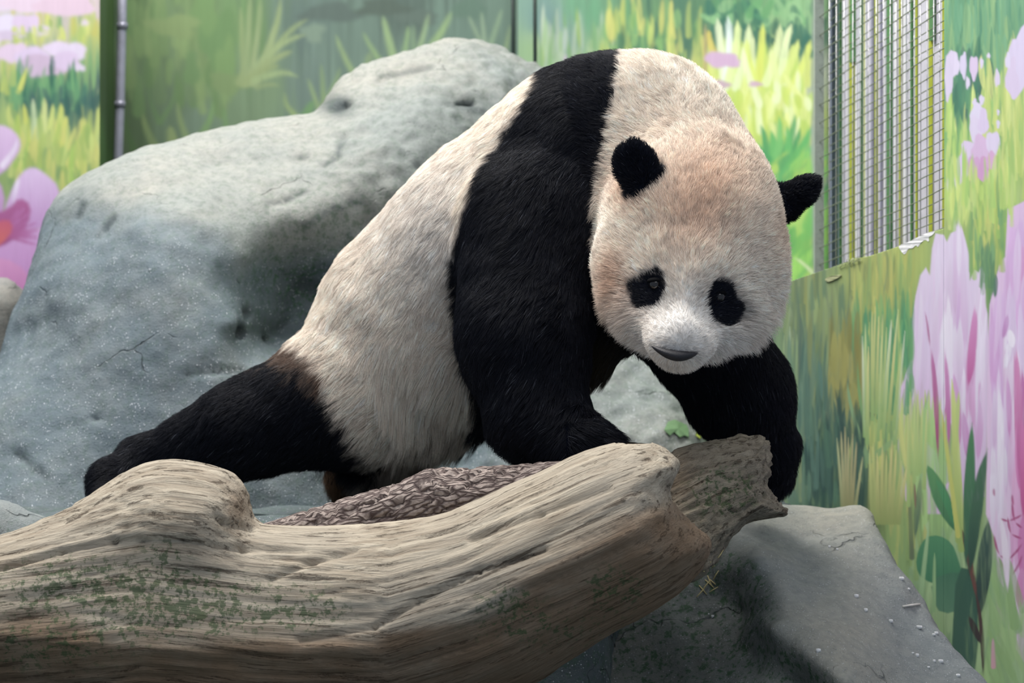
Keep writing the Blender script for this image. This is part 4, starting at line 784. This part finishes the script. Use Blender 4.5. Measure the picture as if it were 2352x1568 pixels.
def bark_log(G): return smin(capsule(G, ba, bmid, .062, .066), capsule(G, bmid, bb, .066, .060), .03)
def bark_axis(V):
    q = V - ba; s = q @ bax; w = q - s[:, None] * bax; an = np.arctan2(w[:, 2], -w[:, 1])
    return np.stack([s, an * .065, np.zeros(len(V))], 1)
V, F = surface_nets(bark_log, (-.62, -.50, .50), (.26, -.24, .84), .0052)
me = make_mesh('tmp', V, F); n = vnormals(me); bpy.data.meshes.remove(me); g = bark_axis(V)
ns = noise(g * np.array([14, 55, 1]) + .6 * fbm(g * 40, 2, 4)[:, None], 71); V = V - n * (.007 * np.exp(-(ns / .16) ** 2))[:, None] + n * (.003 * fbm(g * np.array([20, 60, 1]), 3, 8))[:, None]
tag(obj('bark_log', V, F, bark_material(), None, True, [('grain', 'FLOAT_VECTOR', bark_axis(V))]), 'brown rough-barked log lying under the front paw of the panda', 'log')

# ------------------------------------------------------------------ the panda
def S(px, py, Y, r): return U(px, py, Y), r * mpp(Y)
HEAD, NECK, TORSO, ARM_R, ARM_L, LEG_R, LEG_L, EAR = range(8)
def rot_basis(dx, dz_dir):
    """columns: local x, y, z axes"""
    x = np.array(dx, float); x /= np.linalg.norm(x); z = np.array(dz_dir, float); z -= x * (z @ x); z /= np.linalg.norm(z); return np.stack([x, np.cross(z, x), z], 1)
def chain(P, pts):
    d = None
    for a, b in zip(pts[:-1], pts[1:]):
        A_, ra = S(*a); B_, rb = S(*b); c = capsule(P, A_, B_, ra, rb); d = c if d is None else smin(d, c, .03)
    return d
EARL_C, EARR_C = U(1460, 382, -.285), U(1828, 452, -.13)
EARL_B = rot_basis((1, -.22, .38), (-.36, .1, .92)); EARR_B = rot_basis((.35, .95, .1), (.85, -.25, .55))
def ear_l(P): return ellipsoid(P - EARL_C, np.zeros(3), np.array([60, 28, 74]) * mpp(-.15), EARL_B)
def ear_r(P): return smin(chain(P, [(1806, 462, -.12, 45), (1846, 440, -.13, 33), (1866, 422, -.13, 18), (1884, 408, -.13, 5)]), chain(P, [(1790, 440, -.12, 30), (1848, 420, -.13, 18), (1886, 405, -.13, 4)]), .01)
def parts(P):
    g = {}
    # torso from shoulders to rump
    t = chain(P, [(1330, 408, .10, 250), (1150, 575, .17, 262), (975, 750, .26, 252), (870, 870, .30, 205)])
    t = smin(t, chain(P, [(1430, 600, .06, 175), (1330, 760, .10, 120)]), .08)
    g[TORSO] = t
    g[NECK] = smin(chain(P, [(1488, 330, .03, 200), (1590, 452, -.10, 188)]), chain(P, [(1420, 330, .06, 195), (1490, 330, .03, 195)]), .05)
    c, r = U(1588, 560, -.20), mpp(-.2)
    h = ellipsoid(P, c, np.array([216, 205, 226]) * r)
    h = smin(h, chain(P, [(1474, 618, -.24, 108), (1500, 640, -.25, 100)]), .05); h = smin(h, chain(P, [(1702, 636, -.18, 106), (1680, 655, -.2, 100)]), .05)
    h = smin(h, chain(P, [(1582, 680, -.32, 128), (1566, 752, -.405, 98)]), .085)
    h = smin(h, chain(P, [(1558, 784, -.40, 74), (1554, 802, -.39, 54)]), .03)
    h = smin(h, chain(P, [(1474, 685, -.24, 76), (1522, 766, -.33, 50)]), .04); h = smin(h, chain(P, [(1688, 700, -.21, 74), (1624, 772, -.33, 48)]), .04)
    # eye hollows
    for ex, ey in ((1492, 662), (1664, 692)):
        h = smax(h, -(np.linalg.norm(P - U(ex, ey, -.44), axis=-1) - .045), .05)
    g[HEAD] = h
    e = .06; k = mpp(-.15)
    el = smin(ear_l(P), chain(P, [(1470, 425, -.235, 40), (1492, 475, -.16, 60)]), .02)
    er = smin(ear_r(P), chain(P, [(1800, 480, -.12, 40), (1760, 490, -.12, 50)]), .02)
    g[EAR] = np.minimum(el, er)
    g[ARM_R] = chain(P, [(1235, 520, -.03, 180), (1205, 770, -.13, 150), (1232, 950, -.17, 116), (1318, 1018, -.22, 80), (1392, 1030, -.25, 56)])
    g[ARM_L] = chain(P, [(1560, 690, .08, 150), (1700, 905, .10, 122), (1764, 1020, .12, 68), (1766, 1090, .15, 52), (1742, 1128, .16, 42)])
    g[LEG_R] = chain(P, [(800, 900, .22, 172), (560, 985, .20, 108), (345, 1074, .24, 76), (265, 1110, .20, 58), (262, 1160, .13, 50)])
    g[LEG_L] = chain(P, [(900, 960, .45, 120), (835, 1100, .50, 78), (850, 1180, .46, 60)])
    return g
def panda_sdf(P):
    g = parts(P)
    d = smin(g[TORSO], g[NECK], .10); d = smin(d, g[HEAD], .07); d = smin(d, g[ARM_R], .045); d = smin(d, g[ARM_L], .05); d = smin(d, g[LEG_R], .06); d = smin(d, g[LEG_L], .05); d = smin(d, g[EAR], .018)
    return d + .007
V, F = surface_nets(panda_sdf, (-.92, -.56, .60), (.68, .62, 1.58), .0115)
me = make_mesh('tmp', V, F); n = vnormals(me); bpy.data.meshes.remove(me)
V = V + n * (.0035 * fbm(V * 16, 3, 91))[:, None]
def inside(x, z, pts, Y):
    return poly_sdf(x, z, px_poly(smooth_poly(pts, 1), Y))
def fur_look(P, N):
    """colour, length, flow direction and lift of the coat at surface points"""
    g = parts(P); D = np.stack([g[k] for k in range(8)], 1); reg = D.argmin(1)
    x, y, z = P[:, 0], P[:, 1], P[:, 2]; wob = .006 * fbm(P * 60, 2, 5); m = len(P)
    cream = hexlin('#fbeee0') * np.ones((m, 1)); black = np.array([.0048, .0062, .0125]) * np.ones((m, 1))
    # cream varies: rosy tan on crown and nape, whiter on muzzle and saddle
    px, py = pix(P)
    tan = np.clip(.50 * gauss(px, py, 1640, 400, 150, 110) * np.isin(reg, (HEAD, NECK)) + .55 * gauss(px, py, 1440, 440, 45, 50) + .75 * gauss(px, py, 1410, 650, 40, 70) * (reg == HEAD) + .35 * gauss(px, py, 1600, 520, 90, 80) + .4 * gauss(px, py, 1800, 540, 40, 70) + .35 * gauss(px, py, 1450, 720, 40, 50), 0, .85)
    cream = cream + (hexlin('#d9ae8e') - cream) * tan[:, None]
    wh = np.clip(.9 * gauss(px, py, 1565, 750, 130, 105) * (reg == HEAD) + .5 * gauss(px, py, 1000, 520, 160, 200) * (reg == TORSO), 0, 1)
    cream = cream + (hexlin('#e9e6e3') - cream) * wh[:, None]
    cream *= (1 + .05 * fbm(P * 35, 3, 12))[:, None]
    # --- black areas
    band_r = np.interp(z, *zip(*sorted([(U(a, b, 0)[2], U(a, b, 0)[0]) for a, b in [(1440, 60), (1428, 130), (1412, 230), (1392, 330), (1376, 420), (1364, 500), (1358, 560), (1380, 640), (1500, 760), (2200, 900)]])))
    band_l = np.interp(z, *zip(*sorted([(U(a, b, 0)[2], U(a, b, 0)[0]) for a, b in [(1245, 180), (1205, 245), (1150, 330), (1092, 430), (1054, 530), (1036, 620), (1038, 700), (1058, 780), (1085, 870), (1108, 960), (1115, 1100)]])))
    body = np.isin(reg, (TORSO, NECK))
    k = np.zeros(m)
    kb = sstep(.004, -.004, x + wob - band_r) * sstep(-.006, .006, x + wob - band_l)
    k = np.where(body | (reg == ARM_R), kb, k)
    under_head = (reg == TORSO) & (z < U(0, 560, 0)[2]) & (x > U(1200, 0, 0)[0]); k = np.where(under_head, 1, k)
    k = np.where((reg == ARM_R) & (z < U(0, 600, -.1)[2]), 1, k); k = np.where(reg == ARM_L, 1, k)
    legline = np.interp(x, *zip(*[(U(a, b, .2)[0], U(a, b, .2)[2]) for a, b in [(540, 800), (620, 800), (700, 812), (760, 880), (800, 960), (850, 1040), (960, 1100)]]))
    soft = sstep(.034, -.040, z + wob * 3 + .016 * noise(P * 170, 33) - legline)
    k = np.where(np.isin(reg, (LEG_R,)) | ((reg == TORSO) & (x < U(900, 0, .2)[0])), soft, k)
    pe = inside(x, z, [(1444, 652), (1470, 628), (1505, 612), (1528, 630), (1534, 665), (1515, 697), (1484, 715), (1458, 702), (1447, 680)], -.36)
    pr = inside(x, z, [(1610, 680), (1628, 648), (1660, 638), (1684, 656), (1692, 682), (1711, 702), (1702, 732), (1670, 752), (1638, 748), (1620, 718)], -.33)
    k = np.where((reg == HEAD) & (N[:, 1] < .35), np.maximum(sstep(.003, -.003, pe + wob * .5), sstep(.003, -.003, pr + wob * .5)), k)
    earl = np.linalg.norm(P - EARL_C, axis=1); k = np.where(np.isin(reg, (EAR, HEAD, NECK)), np.maximum(k, sstep(.012, .004, np.minimum(ear_l(P), ear_r(P)) + wob * .5)), k)
    col = cream + (black - cream) * k[:, None]
    brown = hexlin('#5a3d2c'); bl = (4 * soft * (1 - soft)) * np.isin(reg, (LEG_R, TORSO)) * (x < U(760, 0, .2)[0]) * .8
    col = col + (brown - col) * bl[:, None]
    col = np.where((reg == LEG_L)[:, None], hexlin('#4a3828') + 0 * col, col)
    under = sstep(U(0, 915, .2)[2], U(0, 1030, .2)[2], z + 2.5 * wob) * (reg == TORSO) * (1 - k) * .85; col = col + (hexlin('#4d4138') - col) * under[:, None]  # grey-brown underbelly, with some of its shade painted into the fur colour
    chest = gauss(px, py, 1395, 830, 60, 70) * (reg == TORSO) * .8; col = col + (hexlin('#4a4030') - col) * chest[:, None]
    # --- length
    L = np.full(m, .026)
    L = np.where(reg == NECK, .021, L); L = np.where(reg == EAR, .013, L)
    nose = U(1555, 800, -.46); dn = np.linalg.norm(P - nose, axis=1)
    L = np.where(reg == HEAD, .010 + .010 * sstep(.05, .20, dn), L)
    L = L + .022 * (reg == HEAD) * sstep(U(0, 640, -.2)[2], U(0, 740, -.2)[2], z) * sstep(.10, .17, dn)
    L = np.where((reg == HEAD) & (k > .5), .008, L)
    bel = sstep(U(0, 740, .2)[2], U(0, 960, .2)[2], z) * (reg == TORSO)
    L = L + .055 * bel
    L = np.where(np.isin(reg, (LEG_R, ARM_R)), .030, L); L = np.where(reg == LEG_L, .035, L)
    # --- flow
    d = np.zeros((m, 3))
    d[:] = (-.55, .15, -.65)
    hd = P - nose; hd /= np.linalg.norm(hd, axis=1, keepdims=True)
    d = np.where(np.isin(reg, (HEAD,))[:, None], hd + np.array([0, 0, -.10]), d)
    d = np.where((reg == NECK)[:, None], .6 * hd + np.array([-.35, .1, -.2]), d)
    d = np.where((reg == ARM_R)[:, None], np.array([-.55, 0, -.75]), d); d = np.where((reg == ARM_L)[:, None], np.array([.25, 0, -.9]), d)
    d = np.where((reg == LEG_R)[:, None], np.array([-.75, 0, -.55]), d); d = np.where((reg == LEG_L)[:, None], np.array([0, 0, -1.]), d)
    pawdir = (reg == ARM_R) & (x > U(1300, 0, -.2)[0]) & (z < U(0, 960, -.2)[2]); d = np.where(pawdir[:, None], np.array([.8, -.1, -.3]), d)
    d = d + bel[:, None] * np.array([.35, 0, -.7])
    er = np.where((x > .4)[:, None], P - (EARR_C - .04 * EARR_B[:, 2]), P - (EARL_C - .04 * EARL_B[:, 2])); d = np.where((reg == EAR)[:, None], er / np.linalg.norm(er, axis=1, keepdims=True), d)
    lift = np.full(m, .34); lift = np.where(np.isin(reg, (LEG_R, ARM_R, ARM_L)), .46, lift); lift = np.where(reg == EAR, .7, lift); lift = np.where(reg == HEAD, .62, lift); lift = np.where(reg == NECK, .55, lift); lift = np.where(bel > .3, .30, lift)
    return np.clip(col, 0, 1), L, d, lift, reg, k
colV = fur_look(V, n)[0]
t = NT('coat_skin'); skin_mat = t.done(t.attr('fur_color', 0), .9, None, .05)
base = np.array([.1, .1, V[:, 2].min()])
panda = tag(empty('giant_panda', base), 'black and white giant panda clambering over logs with its head bowed', 'panda')
body = obj('body', V, F, skin_mat, panda, True, [('fur_color', 'FLOAT_COLOR', colV)])
# fur strands
tri = np.concatenate([F[:, [0, 1, 2]], F[:, [0, 2, 3]]]); a_, b_, c_ = V[tri[:, 0]], V[tri[:, 1]], V[tri[:, 2]]
cr = np.cross(b_ - a_, c_ - a_); ar = np.linalg.norm(cr, axis=1) * .5; fn = cr / np.maximum(ar[:, None] * 2, 1e-12)
me_n = vnormals(body.data)
view = (a_ - CAM); view /= np.linalg.norm(view, axis=1, keepdims=True)
cen = (a_ + b_ + c_) / 3; headish = np.linalg.norm(cen - U(1580, 520, -.15), axis=1) < .30
wgt = ar * np.where((fn * view).sum(1) > .35, .2, 1.0) * np.where(headish, 1.5, 1.0)
NH = 500000
ti = RNG.choice(len(tri), NH, p=wgt / wgt.sum()); u, v = RNG.random(NH), RNG.random(NH); sw = u + v > 1; u[sw] = 1 - u[sw]; v[sw] = 1 - v[sw]
Rt = a_[ti] + (b_ - a_)[ti] * u[:, None] + (c_ - a_)[ti] * v[:, None]
Nn = me_n[tri[ti, 0]] * (1 - u - v)[:, None] + me_n[tri[ti, 1]] * u[:, None] + me_n[tri[ti, 2]] * v[:, None]; Nn /= np.linalg.norm(Nn, axis=1, keepdims=True)
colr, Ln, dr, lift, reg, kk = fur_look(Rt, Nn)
Ln = Ln * RNG.uniform(.55, 1.2, NH) * (1 + .35 * noise(Rt * 22, 301) * (Ln > .04))
jit = np.stack([noise(Rt * 28, 201), noise(Rt * 28, 202), noise(Rt * 28, 203)], 1) * .38 + np.stack([noise(Rt * 90, 211), noise(Rt * 90, 212), noise(Rt * 90, 213)], 1) * .30 + RNG.normal(0, .13, (NH, 3))
dr = dr + jit; dr -= Nn * (dr * Nn).sum(1, keepdims=True); dr /= np.maximum(np.linalg.norm(dr, axis=1, keepdims=True), 1e-6)
lift = lift * RNG.uniform(.7, 1.35, NH)
K = 5; tt = np.linspace(0, 1, K)
long = np.clip((Ln - .03) / .04, 0, 1)
pts = np.zeros((NH, K, 3)); rad = np.zeros((NH, K))
for i, s_ in enumerate(tt):
    pts[:, i] = Rt + (Ln * s_)[:, None] * (dr * np.sqrt(1 - np.clip(lift, 0, .9) ** 2)[:, None] + Nn * (lift * (1 - .35 * s_))[:, None]) + np.array([0, 0, -1.]) * (Ln * s_ * s_ * (.10 + .25 * long))[:, None]
# clumps
csz = np.where(long > .2, .014, .0075); key = np.floor((Rt + .004 * np.stack([noise(Rt * 120, 5), noise(Rt * 120, 6), noise(Rt * 120, 7)], 1)) / csz[:, None]).astype(np.int64)
kid = (((key[:, 0] + 1000) * 4000 + key[:, 1] + 1000) * 4000 + key[:, 2] + 1000) * 2 + (long > .2); _, inv = np.unique(kid, return_inverse=True); inv = inv.ravel(); cnt = np.bincount(inv)
tipm = np.stack([np.bincount(inv, pts[:, -1, k]) / cnt for k in range(3)], 1)[inv]
cl = np.where(np.isin(reg, (HEAD, NECK, EAR)), .22, .42) + .22 * long
for i, s_ in enumerate(tt): pts[:, i] += (tipm - pts[:, -1]) * (cl * s_ ** 1.5)[:, None] if i < K - 1 else 0
pts[:, -1] += (tipm - pts[:, -1]) * cl[:, None]
wid = np.where(np.isin(reg, (HEAD, NECK)), .00030, np.where(kk > .5, .00036, .00030))
for i, s_ in enumerate(tt): rad[:, i] = wid * (1 - .82 * s_ ** 1.3)
colr = colr * (1 + RNG.normal(0, .12, NH) + RNG.normal(0, .11, len(cnt))[inv])[:, None]
sheen = (RNG.random(NH) < .010) & (kk > .8); colr = np.where(sheen[:, None], np.array([.10, .11, .14]), colr)
hc = bpy.data.hair_curves.new('fur'); hc.add_curves([K] * NH)
hc.attributes['position'].data.foreach_set('vector', (pts - base).astype(np.float32).ravel())
ra = hc.attributes.get('radius') or hc.attributes.new('radius', 'FLOAT', 'POINT'); ra.data.foreach_set('value', rad.astype(np.float32).ravel())
ca = hc.attributes.new('fur_color', 'FLOAT_COLOR', 'CURVE'); ca.data.foreach_set('color', np.concatenate([np.clip(colr, 0, 1), np.ones((NH, 1))], 1).astype(np.float32).ravel())
t = NT('fur_strands'); fm = t.done(t.attr('fur_color', 0), .6, None, .20)
hc.materials.append(fm); fur = bpy.data.objects.new('fur', hc); COL.objects.link(fur); fur.parent = panda; fur['kind'] = 'stuff'

# eyes and nose
def march(px, py):
    o_ = CAM; d_ = U(px, py, 0) - CAM; d_ /= np.linalg.norm(d_); s_ = 4.2
    for _ in range(60): s_ += .8 * float(panda_sdf((o_ + d_ * s_)[None])[0])
    return o_ + d_ * s_, d_
def uv_sphere(c, r, n=14, m=10, f=None):
    V = []; F = []
    for i in range(m + 1):
        for j in range(n):
            th = math.pi * i / m; ph = 2 * math.pi * j / n; V.append((math.sin(th) * math.cos(ph), math.sin(th) * math.sin(ph), math.cos(th)))
    V = np.array(V)
    if f: V = f(V)
    F = [(i * n + j, (i + 1) * n + j, (i + 1) * n + (j + 1) % n, i * n + (j + 1) % n) for i in range(m) for j in range(n)]
    return np.array(c) + V * np.array(r), F
t = NT('eyeball'); eye_m = t.done(t.mix(t.noise(t.pos(), 200), (.006, .005, .005), (.014, .011, .010)), .06, None, .7)
lid_m = plain('eyelid_skin', '#060609', .9, 0, None, .1)
for ex, ey in ((1505, 653), (1652, 681)):
    h_, d_ = march(ex, ey)
    V, F = uv_sphere(h_ + d_ * .003, .0105); eo = obj('eye', V, F, eye_m, panda)
    V, F = uv_sphere(h_ + d_ * .0045 + np.array([0, 0, .006]), (.014, .0115, .006)); bpy.context.view_layer.update(); obj('eyelid', V, F, lid_m, eo)
h_, d_ = march(1553, 812)
def bend(V):
    V = V.copy(); X = V[:, 0].copy()
    V[:, 2] = V[:, 2] * (1 - .35 * X ** 2) + 1.35 * X ** 2 - .5 * X - .4; V[:, 1] += .9 * X ** 2
    return V
t = NT('nose_leather'); nose_m = t.done(t.mix(t.noise(t.pos(), 150), hexlin('#1b1b20'), hexlin('#2c2b31')), .6, t.bump(t.voro(t.pos(), 900), .0006, .6), .5)
V, F = uv_sphere(h_ - d_ * .0055, (.041, .014, .0090), 24, 14, bend); nose_o = obj('nose', V, F, nose_m, panda)

# ------------------------------------------------------------------ debris
def drop_on(objname, px, py):
    dg = bpy.context.evaluated_depsgraph_get(); d_ = U(px, py, 0) - CAM; d_ /= np.linalg.norm(d_)
    hit, loc, nor, _, ob, _ = scene.ray_cast(dg, Vector(CAM), Vector(d_))
    return (np.array(loc), np.array(nor)) if hit else (U(px, py, -.2), np.array([0, -1., 0]))
bpy.context.view_layer.update()
M_STRAW = plain('straw', '#cfc08c', .8); M_CHIP = plain('white_chip', '#e9e9ea', .7); M_LEAF = plain('leaf', '#6c8a66', .5)
for px, py in [(2132, 1533), (2145, 1519), (2045, 1427), (2160, 1520), (2108, 1440), (2087, 1353), (2112, 1440), (2144, 1458), (2096, 1500), (1988, 1402), (1966, 1370), (2070, 1330), (1905, 1256), (1923, 1262), (2106, 1506), (2200, 1552), (1628, 1410), (1637, 1416), (1880, 1495), (2150, 1455)]:
    loc, nor = drop_on('rock_slab', px, py); r = random.uniform(.0018, .0048)
    V, F = uv_sphere(loc + nor * r * .3, (r * random.uniform(1, 1.5), r, r * .8), 7, 5, lambda q: q * (1 + .25 * np.sin(q[:, :1] * 5 + q[:, 1:2] * 7)))
    tag(obj('stone_chip', V, F, M_CHIP), 'tiny white chip lying on the pale rock slab', 'stone chip', 'white chips on the rock slab')
def stick(px0, py0, px1, py1, r, m, nm, lab, cat, grp=None):
    a, na = drop_on('', px0, py0); b, nb = drop_on('', px1, py1); b = a + (b - a) * min(1, .14 / (np.linalg.norm(b - a) + 1e-6))
    mid = (a + b) / 2 + na * r * 1.5
    V, F = tube([a + na * r, mid, b + nb * r], [r * .8, r, r * .7], 6); tag(obj(nm, V, F, m), lab, cat, grp)
stick(2072, 1394, 2112, 1389, .0022, plain('pale_stick', '#d9d6cf', .7), 'stick', 'short bleached stick at the edge of the rock slab', 'stick')
for q in [(1612, 1358, 1632, 1332), (1620, 1332, 1640, 1350), (1630, 1360, 1650, 1348), (1626, 1322, 1634, 1345), (1606, 1345, 1624, 1366), (1636, 1305, 1650, 1285), (1640, 1330, 1652, 1310), (1648, 1280, 1660, 1262), (1632, 1290, 1652, 1300), (1616, 1310, 1640, 1316), (1600, 1372, 1618, 1352), (1644, 1342, 1630, 1330)]:
    stick(*q, .0011, M_STRAW, 'straw_stalk', 'dry straw stalk caught between the log end and the rock slab', 'straw', 'straw beside the log')
def leaf(pts, lift, label, m):
    P = []
    for px, py in pts:
        l, nr = drop_on('', px, py); P.append(l + nr * .006)
    P = np.array(P); c = P.mean(0) + np.array([0, -lift, lift * .6]); n = len(P); Q = np.concatenate([P, [c]]); nr = np.array([0, .0015, -.001])
    F = [(i, (i + 1) % n, n) for i in range(n)] + [((i + 1) % n + n + 1, i + n + 1, 2 * n + 1) for i in range(n)] + [((i + 1) % n, i, i + n + 1, (i + 1) % n + n + 1) for i in range(n)]
    tag(obj('fallen_leaf', np.concatenate([Q, Q + nr]), F, m, None, False), label, 'leaf')
leaf([(1522, 992), (1534, 974), (1546, 966), (1556, 972), (1572, 974), (1580, 990), (1578, 1006), (1566, 1000), (1556, 1004), (1544, 994), (1534, 1000)], .003, 'green leaf lying on the rock between the front legs of the panda', M_LEAF)
leaf([(1592, 1002), (1598, 990), (1608, 988), (1614, 998), (1604, 1008)], .003, 'small yellowish leaf beside the far front leg of the panda', plain('yellow_leaf', '#9aa64a', .6))
loc, nor = drop_on('', 1225, 428)
